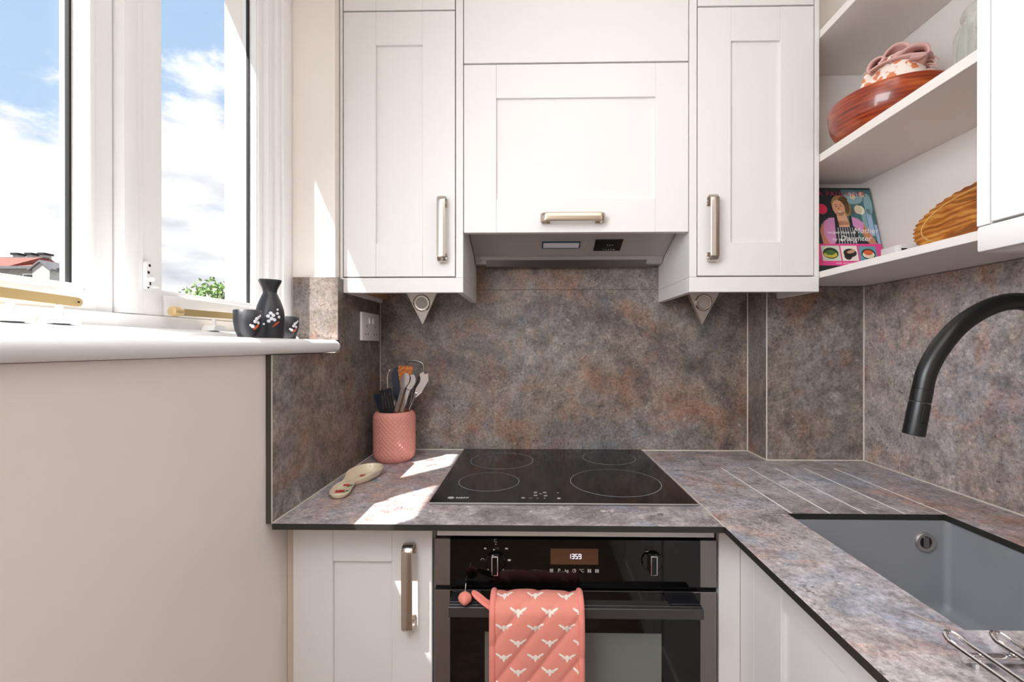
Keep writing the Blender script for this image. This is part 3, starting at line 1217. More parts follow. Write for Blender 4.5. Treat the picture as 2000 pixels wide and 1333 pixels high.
dp = obj('display_frame', hood_plate(0.030, 0.1465, 0.042, 0.078, 0.002, 0.0008), simple('blue_edge_plastic', '#1f4560', 0.35), ex)
obj('display_screen', hood_plate(0.0345, 0.1425, 0.0475, 0.0725, 0.0028), simple('pale_display', '#e6e6ee', 0.25, var=0.03), dp)
cp = obj('control_panel', hood_plate(0.190, 0.273, 0.032, 0.092, 0.0018, 0.0008), BLACKGL, ex)
bm = B()
for k in range(5):
    b2 = hood_plate(0.219 + k * 0.0075, 0.2225 + k * 0.0075 + (0.003 if k == 4 else 0), 0.082, 0.086, 0.0021)
    me = bpy.data.meshes.new('x')
    b2.to_mesh(me)
    bm.from_mesh(me)
    b2.free()
    if k in (1, 2, 3):
        b2 = hood_plate(0.221 + k * 0.0075, 0.2240 + k * 0.0075, 0.058, 0.0625, 0.0021)
        me = bpy.data.meshes.new('x')
        b2.to_mesh(me)
        bm.from_mesh(me)
        b2.free()
obj('panel_print', bm, PRINTW, cp)
for sgn in (0.0, 0.018):
    obj('indicator_light', hood_plate(0.1595, 0.1625, 0.047 + sgn, 0.0505 + sgn, 0.001), PLASTW, ex)
bm = B()
prism(bm, [(1.4215, 1.5262), (1.4385, 1.5085), (1.470, 1.5085), (1.470, 1.5153), (1.4335, 1.5153), (1.4225, 1.5268)], 'x', X0 + 0.035, X1 - 0.05)
flt = obj('filter_tray', bm, STEELDARK, ex)
for xx in (-0.1655, 0.388):
    bm = B()
    lathe(bm, [(0, -0.0012), (0.003, -0.0012), (0.0035, 0)], (xx, 1.4225, 1.5262), 12, 'y')
    obj('screw', bm, CHROME, ex, smooth=True)


def wedge_light(cx, label):
    t = thing('wedge_light', label, 'light', (cx, 1.40, 1.32))
    w = 0.066
    zt = 1.4555
    A = [V((cx - w, 1.404, zt)), V((cx + w, 1.404, zt)), V((cx, 1.424, 1.318))]
    Bk = [V((cx - w, 1.432, zt)), V((cx + w, 1.432, zt)), V((cx, 1.437, 1.318))]
    bm = B()
    fa = [bm.verts.new(p) for p in A]
    fb = [bm.verts.new(p) for p in Bk]
    bm.faces.new(fa)
    bm.faces.new(fb[::-1])
    for i in range(3):
        bm.faces.new((fa[i], fa[(i + 1) % 3], fb[(i + 1) % 3], fb[i]))
    bmesh.ops.bevel(bm, geom=bm.edges[:], offset=0.0012, segments=2, affect='EDGES')
    obj('housing', bm, LIGHTM, t, smooth=True)
    n = (A[1] - A[0]).cross(A[2] - A[0]).normalized()
    if n.y > 0:
        n = -n
    dn = (A[2] - (A[0] + A[1]) / 2).normalized()
    c = (A[0] + A[1]) / 2 + dn * 0.068
    q = n.to_track_quat('Z', 'Y').to_matrix().to_4x4()
    bm = B()
    lathe(bm, [(0.017, 0.0005), (0.0185, 0.003), (0.024, 0.0035), (0.0275, 0.0005)], (0, 0, 0), 32, close=False)
    bm.transform(Matrix.Translation(c) @ q)
    rg = obj('bezel', bm, NICKEL, t, smooth=True)
    bm = B()
    lathe(bm, [(0, 0.0018), (0.0175, 0.0012)], (0, 0, 0), 32, close=False)
    bm.transform(Matrix.Translation(c) @ q)
    obj('lens', bm, LENS, rg)


wedge_light(-0.3545, 'triangular steel under-cabinet light below the left tall wall cabinet')
wedge_light(0.5455, 'triangular steel under-cabinet light below the right tall wall cabinet')

# open shelf unit on the right wall
sf = thing('open_shelf_unit', 'white open corner shelf unit holding bowl, jar, cookbook and board', 'shelf', (0.88, 1.0, 1.43))
XF = 0.767
YN = 0.700
for z0, z1, f in ((1.4315, 1.4485, 'shelf'), (1.741, 1.762, 'shelf'), (2.071, 2.092, 'shelf')):
    obj(f, bx(XF, 0.9965, YN, YP - 0.004, z0, z1, bev=0.0008), SHELFM, sf)
obj('back_panel', bx(0.997, XW + 0.011, YN, YP - 0.003, 1.4315, 2.092), SHELFM, sf)
obj('end_panel', bx(XF + 0.004, 0.9968, YP - 0.0035, YP + 0.011, 1.4318, 2.092), SHELFM, sf)

rc = thing('wall_cabinet', 'white wall cabinet nearest the camera at the right edge, beside the open shelves', 'cabinet', (0.84, 0.35, ZP0))
PX = Plane('x', 0.690)
bm = B()
box(bm, 0.690, XW + 0.011, 0.679, 0.698, ZP1, ZH - 0.002, bev=0.0008)
box(bm, 0.713, XW + 0.011, 0.0, 0.679, ZP1 + 0.02, ZH - 0.002)
obj('carcass', bm, CAB, rc)
bm = B()
box(bm, 0.690, 0.708, 0.0, 0.6985, ZP0, ZP1 - 0.0003, bev=0.004, seg=2)
box(bm, 0.709, XW - 0.001, 0.680, 0.6985, ZP0, ZP1 - 0.0003, bev=0.0008)
obj('pelmet', bm, CAB, rc, smooth=True)
shaker(rc, PX, 0.18, 0.6765, ZP1 + 0.0025, ZD1, sw=0.09)

# ------------------------------------------------------------------ base units
PF = Plane('y', 0.92)
lb = thing('base_cabinet', 'white shaker base cabinet under the sunlit worktop left of the oven', 'cabinet', (-0.356, 1.15, 0.0))
bm = B()
box(bm, -0.5035, -0.2065, 0.942, YB - 0.01, 0.15, ZT - 0.0125)
obj('carcass', bm, CAB, lb)
obj('filler_strip', bx(WL + 0.001, -0.5050, 0.934, 0.952, 0.15, ZT - 0.0125), simple('filler_paint', '#dcccbd', 0.5), lb)
d = shaker(lb, PF, -0.5033, -0.2095, 0.155, ZT - 0.0155, sw=0.0845, rail=0.088)
bow_handle(d, PF, -0.2545, 0.752, 0.176)
obj('plinth', bx(-0.5035, -0.2065, 0.98, 1.0, 0.0, 0.149), CAB, lb)

oc = thing('oven_housing', 'white fitted housing around the built-in oven below the hob', 'cabinet', (0.09, 1.15, 0.0))
bm = B()
box(bm, -0.2060, -0.2055, 0.945, YB - 0.01, 0.15, ZT - 0.0125)
box(bm, 0.3835, 0.3850, 0.945, YB - 0.01, 0.15, ZT - 0.0125)
box(bm, -0.2055, 0.3835, YB - 0.03, YB - 0.01, 0.15, ZT - 0.0125)
obj('side_panels', bm, CAB, oc)
obj('top_rail', bx(-0.1995, 0.3785, 0.922, 0.94, 0.8515, 0.8665, bev=0.0008), CAB, oc)
bm = B()
box(bm, 0.3875, 0.4305, 0.920, 0.938, 0.15, ZT - 0.0125, bev=0.0008)
box(bm, 0.4315, 0.4500, 0.865, 0.938, 0.15, ZT - 0.0125, bev=0.0008)
obj('corner_post', bm, CAB, oc)
obj('plinth', bx(-0.2055, 0.3835, 0.98, 1.0, 0.0, 0.149), CAB, oc)
obj('shade_strip', bx(-0.2055, 0.3835, 0.945, 0.96, 0.846, ZT - 0.0125), DARK, oc)  # dark strip painting in the shade behind the top rail

rb = thing('base_cabinet', 'white shaker base cabinet beneath the sink along the right wall', 'cabinet', (0.72, 0.2, 0.0))
PR = Plane('x', 0.432)
bm = B()
box(bm, 0.454, 0.478, -1.0, 0.862, 0.15, ZT - 0.0125)
box(bm, 0.478, XW - 0.01, -1.0, 1.35, 0.15, 0.60)
obj('carcass', bm, CAB, rb)
shaker(rb, PR, 0.262, 0.8625, 0.155, ZT - 0.0155, sw=0.09, rail=0.088)
shaker(rb, PR, -0.34, 0.259, 0.155, ZT - 0.0155, sw=0.09, rail=0.088)
obj('plinth', bx(0.49, 0.51, -1.0, 0.86, 0.0, 0.149), CAB, rb)

# ------------------------------------------------------------------ oven
ov = thing('oven', 'black glass built-in oven with graphite side trims under the hob', 'oven', (0.089, 1.15, 0.16))
OX0, OX1, OY = -0.2035, 0.3815, 0.918
bm = B()
box(bm, OX0 + 0.02, OX1 - 0.02, 0.946, 1.42, 0.25, 0.842)
obj('cavity', bm, DARK, ov)
cpn = obj('control_panel', bx(-0.1705, 0.3475, OY, OY + 0.026, 0.7495, 0.8475, bev=0.0008), BLACKGL, ov)
for a, b_ in ((OX0, -0.1708), (0.3478, OX1)):
    obj('side_trim', bx(a, b_, OY, OY + 0.026, 0.7495, 0.8475, bev=0.0008), STEELDARK, ov)
    obj('side_trim', bx(a, b_, OY, OY + 0.026, 0.25, 0.7400, bev=0.0008), STEELDARK, ov)
od = obj('door', bx(-0.1705, 0.3475, OY, OY + 0.024, 0.25, 0.7400, bev=0.001), BLACKGL, ov)
obj('vent_gap', bx(OX0, OX1, OY + 0.012, OY + 0.02, 0.7401, 0.7494), DARK, ov)
obj('door_edge_strip', bx(OX0, OX1, OY - 0.0006, OY + 0.003, 0.7394, 0.7408), STEEL, od)
obj('door_window', bx(-0.0985, 0.268, OY - 0.0004, OY + 0.0008, 0.36, 0.6535), OVENWIN, od)
bm = B()
box(bm, -0.165, 0.336, 0.866, 0.8765, 0.7145, 0.7345, bev=0.0008)
box(bm, -0.165, 0.336, 0.8765, 0.896, 0.7295, 0.7345, bev=0.0006)
obj('handle', bm, simple('black_anodised', '#4c4847', 0.36, 0.5), od)
for a, b_ in ((-0.165, -0.105), (0.274, 0.334)):
    obj('handle_bracket', bx(a, b_, 0.878, OY + 0.001, 0.7285, 0.7385, bev=0.001), simple('bracket_black', '#26252a', 0.4, 0.5), od)
# display, digits and prints
OP = OY - 0.0004
dsp = obj('display', bx(0.0385, 0.1375, OP - 0.0001, OP + 0.001, 0.7955, 0.8285), DISPM, cpn)
SEG = {'1': 'bc', '3': 'abgcd', '5': 'afgcd', '9': 'abcdfg'}
bm = B()
xx = 0.0755
for chx in '1359':
    w, h, t = 0.0046, 0.0046, 0.00115
    zc = 0.8125
    for s in SEG[chx]:
        sh_ = 0.0006
        if s == 'a':
            box(bm, xx, xx + w, OP - 0.0006, OP - 0.0002, zc + h - t / 2, zc + h + t / 2)
        if s == 'g':
            box(bm, xx, xx + w, OP - 0.0006, OP - 0.0002, zc - t / 2, zc + t / 2)
        if s == 'd':
            box(bm, xx, xx + w, OP - 0.0006, OP - 0.0002, zc - h - t / 2, zc - h + t / 2)
        if s in 'bc':
            z0 = zc if s == 'b' else zc - h
            box(bm, xx + w - t / 2, xx + w + t / 2, OP - 0.0006, OP - 0.0002, z0, z0 + h)
        if s == 'f':
            box(bm, xx - t / 2, xx + t / 2, OP - 0.0006, OP - 0.0002, zc, zc + h)
    xx += 0.0072
obj('clock_digits', bm, SEGM, dsp)
bm = B()
icons_x = [0.0405 + i * 0.0157 for i in range(7)]
zi = 0.7825
for k in range(3):
    box(bm, icons_x[0] - 0.0035, icons_x[0] + 0.0035, OP - 0.0002, OP, zi - 0.0032 + k * 0.0026, zi - 0.0018 + k * 0.0026)
text_into(bm, 'P', 0.0105, face_y(icons_x[1], OP, zi), 0.0001)
text_into(bm, 'kg', 0.009, face_y(icons_x[2], OP, zi), 0.0001)
tube(bm, [(icons_x[3] + 0.0034 * math.cos(2 * PI * i / 18), OP, zi + 0.0034 * math.sin(2 * PI * i / 18)) for i in range(18)], 0.0004, 4, closed=True)
tube(bm, [(icons_x[3], OP, zi + 0.0022), (icons_x[3], OP, zi), (icons_x[3] + 0.0018, OP, zi - 0.0012)], 0.0004, 4)
text_into(bm, '\u00b0C', 0.0095, face_y(icons_x[4], OP, zi), 0.0001)
for i in (5, 6):
    for k in (-1, 1):
        box(bm, icons_x[i] + k * 0.0022 - 0.0014, icons_x[i] + k * 0.0022 + 0.0014, OP - 0.0002, OP, zi - 0.0035, zi + 0.0035)
    box(bm, icons_x[i] - 0.003, icons_x[i] + 0.003, OP - 0.0002, OP, zi - 0.0006, zi + 0.0006)
obj('touch_symbols', bm, PRINTW, cpn)
kx, kz = -0.0755, 0.800


def dial(bm):
    obj('dial_symbol', bm, PRINTW, cpn)


def dial_line(pts, r=0.0005):
    bm = B()
    tube(bm, pts, r, 4)
    dial(bm)


for dx, dz, w, h in ((-0.022, 0.0275, 0.005, 0.003), (0.0225, 0.0275, 0.006, 0.003), (0.028, 0.0035, 0.006, 0.004), (-0.014, -0.016, 0.006, 0.003), (0.0145, -0.016, 0.0045, 0.004)):
    dial(bx(kx + dx - w / 2, kx + dx + w / 2, OP - 0.0002, OP, kz + dz - h / 2, kz + dz + h / 2))
dial_line([(kx - 0.0275 + 0.0035 * math.cos(a), OP, kz + 0.003 + 0.0035 * math.sin(a)) for a in [PI * i / 8 for i in range(9)]])
dial_line([(kx + 0.0032 * math.cos(a), OP, kz + 0.044 + 0.0032 * math.sin(a)) for a in [PI * (0.3 + 1.5 * i / 12) for i in range(13)]])
bm = B()
lathe(bm, [(0, -0.0003), (0.0012, -0.0003), (0.0012, 0)], (kx, OP, kz + 0.0365), 10, 'y')
dial(bm)
dial_line([(0.2355, OP, 0.8235), (0.243, OP, 0.8242), (0.2505, OP, 0.8235)], 0.0006)
for kx, kz in ((-0.0755, 0.801), (0.2480, 0.804)):
    bm = B()
    lathe(bm, [(0, -0.006), (0.0195, -0.006), (0.0215, -0.004), (0.0215, 0)], (kx, OY, kz), 36, 'y')
    kb = obj('knob', bm, BLACKGL, ov, smooth=True)
    bm = B()
    box(bm, kx - 0.0075, kx + 0.0065, OY - 0.021, OY - 0.0055, kz - 0.0205, kz + 0.0195, bev=0.0015, seg=2)
    gr = obj('knob_grip', bm, CHROME, kb, smooth=True, label='chrome edged bar grip')
    obj('grip_inset', bx(kx - 0.0055, kx + 0.0045, OY - 0.0214, OY - 0.020, kz - 0.0185, kz + 0.0175), BLACKGL, kb)

# ------------------------------------------------------------------ hob
hb = thing('induction_hob', 'black glass four zone hob on the worktop against the back splash', 'hob', (0.0675, 1.22, ZT))
HB = (-0.2275, 0.3625, 0.967, 1.474)
obj('glass_plate', bx(HB[0], HB[1], HB[2] + 0.003, HB[3], ZT + 0.0002, ZT + 0.0052, bev=0.0008), HOBGL, hb)
obj('front_trim', bx(HB[0], HB[1], HB[2] - 0.001, HB[2] + 0.0029, ZT + 0.0002, ZT + 0.0050, bev=0.001), STEEL, hb)
for x, y, r in ((-0.0905, 1.326, 0.0935), (-0.109, 1.120, 0.0762), (0.236, 1.362, 0.080), (0.2105, 1.1215, 0.1125)):
    bm = B()
    lathe(bm, [(r - 0.0009, ZT + 0.0053), (r + 0.0009, ZT + 0.0053), (r + 0.0009, ZT + 0.0055), (r - 0.0009, ZT + 0.0055)], (x, y, 0), 72, close=False)
    obj('zone_ring', bm, RING, hb)
bm = B()
flat = Matrix.Translation((-0.158, 0.997, ZT + 0.0054))
text_into(bm, 'NEFF', 0.011, flat, 0.0001, spacing=1.25, bold=0.0006)
tube(bm, [(-0.184 + 0.0068 * math.cos(2 * PI * i / 20), 0.997 + 0.0045 * math.sin(2 * PI * i / 20), ZT + 0.0054) for i in range(20)], 0.0009, 4, closed=True)
box(bm, -0.1885, -0.1790, 0.9960, 0.9980, ZT + 0.0052, ZT + 0.0055)
obj('logo_print', bm, PRINTW, hb)


def pip(x, y, w=0.006, h=0.0035, kind=0):
    bm = B()
    z0, z1 = ZT + 0.0052, ZT + 0.0055
    if kind == 0:
        tube(bm, [(x + w / 2 * math.cos(2 * PI * i / 12), y + h / 2 * math.sin(2 * PI * i / 12), z1) for i in range(12)], 0.0005, 4, closed=True)
    else:
        box(bm, x - w / 2, x + w / 2, y - h / 2, y + h / 2, z0, z1)
    obj('touch_symbol', bm, PRINTW, hb)


for x, y in ((0.008, 1.036), (0.030, 1.036), (0.008, 1.016), (0.031, 1.014)):
    pip(x, y, 0.008, 0.006)
pip(0.020, 1.027, 0.008, 0.0012, 1)
pip(0.020, 1.027, 0.0012, 0.005, 1)
pip(0.061, 1.036, 0.005, 0.002, 1)
pip(-0.020, 0.999, 0.008, 0.006)
pip(-0.003, 0.999, 0.008, 0.0012, 1)
pip(0.013, 0.998, 0.005, 0.0012, 1)
pip(0.0285, 0.998, 0.005, 0.0012, 1)
pip(0.0285, 0.998, 0.0012, 0.006, 1)
pip(0.0605, 0.997, 0.008, 0.007)
pip(0.0605, 0.997, 0.004, 0.003, 1)

# ------------------------------------------------------------------ oven glove over the oven handle
gv = thing('oven_glove', 'pink quilted double oven glove with pale bees hanging over the oven handle', 'oven glove', (0.009, 0.86, 0.45))
GX0, GX1 = -0.080, 0.0985
drape = ease([(0.912, 0.560, 0), (0.911, 0.690, 0), (0.903, 0.740, 0), (0.888, 0.7535, 0), (0.868, 0.7525, 0), (0.853, 0.741, 0), (0.8485, 0.715, 0), (0.849, 0.60, 0), (0.850, 0.42, 0)], 8)
dl = [0]
for i in range(1, len(drape)):
    dl.append(dl[-1] + (drape[i] - drape[i - 1]).length)
LT = dl[-1]


def dpos(s):
    for i in range(1, len(dl)):
        if dl[i] >= s:
            t = (s - dl[i - 1]) / (dl[i] - dl[i - 1])
            p = drape[i - 1].lerp(drape[i], t)
            d = (drape[i] - drape[i - 1]).normalized()
            return p, V((-d.y, d.x, 0))
    d = (drape[-1] - drape[-2]).normalized()
    return drape[-1], V((-d.y, d.x, 0))


S_TOP = min(range(len(drape)), key=lambda i: abs(drape[i].x - 0.878) + (0 if drape[i].y > 0.74 else 9))
S_TOP = dl[S_TOP]


def quilt(x, s):
    """height of the padding: diagonal stitch lines on the front"""
    d = (x * 1.0 + (s - S_TOP) * 0.78) / 0.0625
    f = abs((d % 1.0) - 0.5) * 2           # 1 at a stitch line
    return 0.0044 * (1 - f ** 4)


def gsurf(x, s, lift=0.0):
    p, n = dpos(s)
    if n.x > 0 and p.x < 0.87:
        n = -n
    w = 0.0015 * math.sin(x * 45 + s * 9)
    q = quilt(x, s) + w + lift
    return V((x, p.x + n.x * q, p.y + n.y * q))


# orient the normals outward once, by testing the front
p, n = dpos(LT * 0.8)
SGN = 1 if n.x < 0 else -1


def gsurf(x, s, lift=0.0):
    p, n = dpos(s)
    n = n * SGN
    q = quilt(x, s) + 0.0012 * math.sin(x * 45 + s * 9) + lift
    return V((x + 0.003 * (1 - s / LT) * (1 if x > 0 else -1) * 0, p.x + n.x * q, p.y + n.y * q))


bm = B()
top = grid(bm, 64, 150, lambda a, b: gsurf(GX0 + (GX1 - GX0) * a, LT * b))
bot = grid(bm, 2, 60, lambda a, b: gsurf(GX0 + (GX1 - GX0) * a, LT * b, -0.006))
obj('padding', bm, MITT, gv, smooth='all')
for side, xx in ((-1, GX0), (1, GX1)):
    bm = B()
    cx = xx - side * 0.0035
    pr = [(1.0 * math.cos(2 * PI * k / 10), 1.0 * math.sin(2 * PI * k / 10)) for k in range(10)]
    path = [gsurf(cx, LT * i / 90, -0.0005) for i in range(91)]
    F = []
    rg = []
    for i, p0 in enumerate(path):
        t = (path[min(i + 1, 90)] - path[max(i - 1, 0)]).normalized()
        sx = V((1, 0, 0))
        nn2 = t.cross(sx)
        rg.append([bm.verts.new(p0 + sx * a * 0.0062 + nn2 * b_ * 0.0048) for a, b_ in pr])
    for A, C in zip(rg[:-1], rg[1:]):
        for k in range(10):
            bm.faces.new((A[k], A[(k + 1) % 10], C[(k + 1) % 10], C[k]))
    bm.faces.new(rg[0])
    bm.faces.new(rg[-1])
    obj('binding', bm, MITTB, gv, smooth=True)


def bee_polys():
    P = [[(0, -0.0095), (0.0028, -0.005), (0.0042, 0.0005), (0.0030, 0.004), (0, 0.0055), (-0.0030, 0.004), (-0.0042, 0.0005), (-0.0028, -0.005)]]
    for s in (-1, 1):
        P.append([(s * 0.0030, 0.0015), (s * 0.008, 0.0052), (s * 0.0135, 0.0078), (s * 0.0165, 0.0072), (s * 0.0150, 0.0045), (s * 0.009, 0.0005), (s * 0.0038, -0.0008)])
        P.append([(s * 0.0036, -0.0002), (s * 0.0080, -0.0006), (s * 0.0088, -0.0028), (s * 0.0040, -0.0022)])
    return P


s0 = next(dl[i] for i in range(1, len(drape)) if dl[i] > S_TOP and drape[i].y <= 0.7375)
for r in range(-1, 14):
    s = s0 + r * 0.0278
    for k in range(-3, 4):
        xc = -0.0265 + k * 0.0605 + (0.0 if r % 2 == 0 else -0.0275)
        if not (GX0 - 0.010 < xc < GX1 + 0.010) or s > LT - 0.004:
            continue
        bm = B()
        for P in bee_polys():
            pts = [gsurf(xc + u, s - v, 0.0006) for u, v in P if GX0 + 0.004 < xc + u < GX1 - 0.004 and s - v < LT - 0.002]
            if len(pts) > 2:
                cvx = bm.verts.new(sum(pts, V()) / len(pts) + V((0, -0.0003, 0)))
                vs = [bm.verts.new(p) for p in pts]
                for i in range(len(vs)):
                    bm.faces.new((vs[i], vs[(i + 1) % len(vs)], cvx))
        if len(bm.faces):
            obj('bee_print', bm, BEE, gv)
        else:
            bm.free()
# hanging loop with a stuffed pink end and its hook
bm = B()
lp = ease([(-0.076, 0.862, 0.742), (-0.090, 0.866, 0.748), (-0.106, 0.872, 0.757), (-0.117, 0.875, 0.760), (-0.112, 0.872, 0.753), (-0.096, 0.866, 0.743), (-0.078, 0.860, 0.734)], 6)
tube(bm, lp, 1.0, prof=[(0.0035, -0.0012), (0.0035, 0.0012), (-0.0035, 0.0012), (-0.0035, -0.0012)])
obj('hanging_loop', bm, MITTB, gv, smooth=True)
bm = B()
lathe(bm, [(0, -0.012), (0.007, -0.0105), (0.0118, -0.005), (0.0128, 0.001), (0.0105, 0.007), (0.006, 0.011), (0, 0.0125)], (-0.1325, 0.868, 0.7515), 20,
      fn=lambda th, h, r: r * (1 + 0.07 * math.cos(4 * th) + 0.05 * math.sin(3 * th)))
bb = obj('loop_toggle', bm, MITTB, gv, smooth='all')
bm = B()
tube(bm, ease([(-0.1325, 0.868, 0.762), (-0.1318, 0.872, 0.772), (-0.1325, 0.885, 0.781), (-0.1328, 0.900, 0.7795)], 5), 0.0009, 8)
obj('wire_hook', bm, CHROME, gv, smooth=True)

# ------------------------------------------------------------------ utensil pot and utensils
PCX, PCY = -0.4225, 1.348
pt = thing('utensil_pot', 'pink ceramic utensil pot with raised diamond pattern in the corner', 'pot', (PCX, PCY, ZT))
bm = B()
hp = 0.150


def diamond(th, h, r):
    if h < 0.006 or h > hp - 0.008 or r < 0.058:
        return r
    n = 28
    a = th * n / (2 * PI)
    b_ = h / 0.0135
    u, v = (a + b_) % 1.0, (a - b_) % 1.0
    d = min(min(u, 1 - u), min(v, 1 - v)) * 2
    return r + 0.0019 * (min(1, d * 1.8) - 0.6)


prof = []
for i in range(91):
    h = hp * i / 90
    r = 0.0622
    if h < 0.028:
        r = 0.0622 - 0.013 * (1 - h / 0.028) ** 2.2
    if h > hp - 0.020:
        r = 0.0622 - 0.0085 * ((h - (hp - 0.020)) / 0.020) ** 2.4
    prof.append((r, h))
prof = [(0, 0.0)] + prof + [(0.0485, hp + 0.0005), (0.0475, hp - 0.004), (0.0500, 0.02), (0.0, 0.014)]
lathe(bm, prof, (PCX, PCY, ZT), 280, fn=diamond, close=False)
obj('body', bm, PINK, pt, smooth='all')

GU = 'utensils standing in the pink pot'


def on_axis(p0, p1):
    """frame at p0 whose Z runs to p1 and whose X stays level, so that a blade built in XZ faces the room"""
    z = (V(p1) - V(p0)).normalized()
    x = V((0, 1, 0)).cross(z).normalized()
    y = z.cross(x)
    return Matrix((((x.x), y.x, z.x, p0[0]), (x.y, y.y, z.y, p0[1]), (x.z, y.z, z.z, p0[2]), (0, 0, 0, 1)))


def blade(outline, th, M):
    bm = B()
    prism(bm, outline, 'y', -th / 2, th / 2)
    bmesh.ops.bevel(bm, geom=[e for e in bm.edges if e.calc_length() > 0.002], offset=min(0.0008, th * 0.3), segments=1, affect='EDGES')
    bm.transform(M)
    return bm


ZB = ZT + 0.018


def utensil(name, label, foot, head):
    t = thing(name, label, 'utensil', foot, GU)
    return t, on_axis(foot, head), (V(head) - V(foot)).length


# navy spatula
t, M, L_ = utensil('spatula', 'navy blue silicone spatula standing tallest at the back left of the pink pot', (-0.405, 1.362, ZB), (-0.4215, 1.372, 1.186))
bm = B()
tube(bm, [M @ V((0, 0, 0)), M @ V((0, 0, L_ - 0.09))], 0.0055, 10)
obj('shaft', bm, NAVY, t, smooth=True)
o = [(-0.006, L_ - 0.115), (0.006, L_ - 0.115), (0.0165, L_ - 0.085), (0.0185, L_ - 0.004), (0.012, L_ + 0.002), (-0.010, L_ - 0.006), (-0.0185, L_ - 0.022), (-0.0165, L_ - 0.085)]
obj('head', blade(o, 0.006, M), NAVY, t)
# wooden spatula
t, M, L_ = utensil('spatula', 'orange brown wooden spatula standing in the middle of the pink pot', (-0.428, 1.356, ZB), (-0.3895, 1.358, 1.190))
o = [(-0.005, 0), (0.005, 0), (0.005, L_ - 0.075), (0.010, L_ - 0.055), (0.0225, L_ - 0.020), (0.0225, L_), (-0.022, L_ - 0.004), (-0.022, L_ - 0.022), (-0.011, L_ - 0.055), (-0.005, L_ - 0.075)]
obj('body', blade(o, 0.006, M), SPATW, t)
# tongs
t, M, L_ = utensil('tongs', 'stainless steel tongs leaning right out of the pink pot', (-0.440, 1.320, ZB), (-0.366, 1.322, 1.168))
for s in (-1, 1):
    ax = M @ V((0, 0, 0))
    o = [(-0.0055 + s * 0.006, 0), (0.0055 + s * 0.006, 0), (0.0065 + s * 0.0085, L_ - 0.05), (-0.0065 + s * 0.0085, L_ - 0.05)]
    arm = obj('arm', blade(o, 0.004, M), CHROME, t)
    bm = B()
    pts = []
    n = 14
    for i in range(n + 1):
        a = PI * i / n
        rr = 1.0 + 0.16 * (i % 2)
        pts.append((s * 0.0085 + 0.0125 * rr * math.cos(a), L_ - 0.030 + 0.026 * rr * math.sin(a)))
    pts += [(s * 0.0085 - 0.0065, L_ - 0.05), (s * 0.0085 + 0.0065, L_ - 0.05)]
    bm.free()
    bm = blade(pts, 0.0035, M @ Matrix.Translation((0, 0.004 * s, 0)))
    obj('scalloped_tip', bm, CHROME, arm)
# slotted turner
t, M, L_ = utensil('slotted_turner', 'black slotted turner low at the front of the pink pot', (-0.418, 1.322, ZB), (-0.4395, 1.314, 1.122))
bm = B()
tube(bm, [M @ V((0, 0, 0)), M @ V((0, 0, L_ - 0.06))], 0.0045, 10)
obj('shaft', bm, BLACKN, t, smooth=True)
bm = B()
for k in range(5):
    xx = -0.018 + k * 0.009
    prism(bm, [(xx - 0.0026, L_ - 0.066), (xx + 0.0026, L_ - 0.066), (xx * 0.86 + 0.0026, L_ - 0.008 + 0.003 * math.cos(k)), (xx * 0.86 - 0.0026, L_ - 0.008 + 0.003 * math.cos(k))], 'y', -0.0018, 0.0018)
prism(bm, [(-0.008, L_ - 0.085), (0.008, L_ - 0.085), (0.0215, L_ - 0.062), (-0.0215, L_ - 0.062)], 'y', -0.0018, 0.0018)
prism(bm, [(-0.0185, L_ - 0.011), (0.0185, L_ - 0.011), (0.017, L_), (-0.017, L_ - 0.004)], 'y', -0.0018, 0.0018)
bm.transform(M)
obj('slotted_head', bm, BLACKN, t)
# brush
t, M, L_ = utensil('pastry_brush', 'short navy silicone brush leaning far left out of the pink pot', (-0.432, 1.338, ZB), (-0.4705, 1.332, 1.103))
bm = B()
tube(bm, [M @ V((0, 0, 0)), M @ V((0, 0, L_ - 0.045)), M @ V((0, 0, L_ - 0.036))], [0.0055, 0.0062, 0.009], 12)
obj('shaft', bm, NAVY, t, smooth=True)
bm = B()
for i in range(26):
    a, r = 2 * PI * (i * 0.618), 0.0085 * math.sqrt(i / 26)
    tube(bm, [M @ V((r * math.cos(a), r * .6 * math.sin(a), L_ - 0.037)), M @ V((r * 1.4 * math.cos(a), r * .9 * math.sin(a), L_ + random.uniform(-.004, .002)))], 0.0012, 5)
obj('bristles', bm, NAVY, t, kind='stuff')
# whisk
t, M, L_ = utensil('whisk', 'steel whisk behind the black slotted turner in the pink pot', (-0.415, 1.374, ZB), (-0.4455, 1.386, 1.176))
bm = B()
tube(bm, [M @ V((0, 0, 0)), M @ V((0, 0, L_ - 0.10))], 0.006, 12)
obj('handle', bm, CHROME, t, smooth=True)
for k in range(5):
    bm = B()
    a = PI * k / 5
    pts = []
    for i in range(17):
        q = PI * i / 16
        r = 0.017 * math.sin(q) ** 0.8 * (1 if i <= 8 else -1)
    pth = [M @ V((0.016 * math.sin(2 * PI * i / 20 * 0.5 * 2) * math.cos(a) * (1.0), 0.016 * math.sin(2 * PI * i / 20) * math.sin(a), L_ - 0.05 - 0.05 * math.cos(2 * PI * i / 20))) for i in range(20)]
    tube(bm, pth, 0.0008, 6, closed=True)
    obj('wire', bm, CHROME, t, smooth=True)
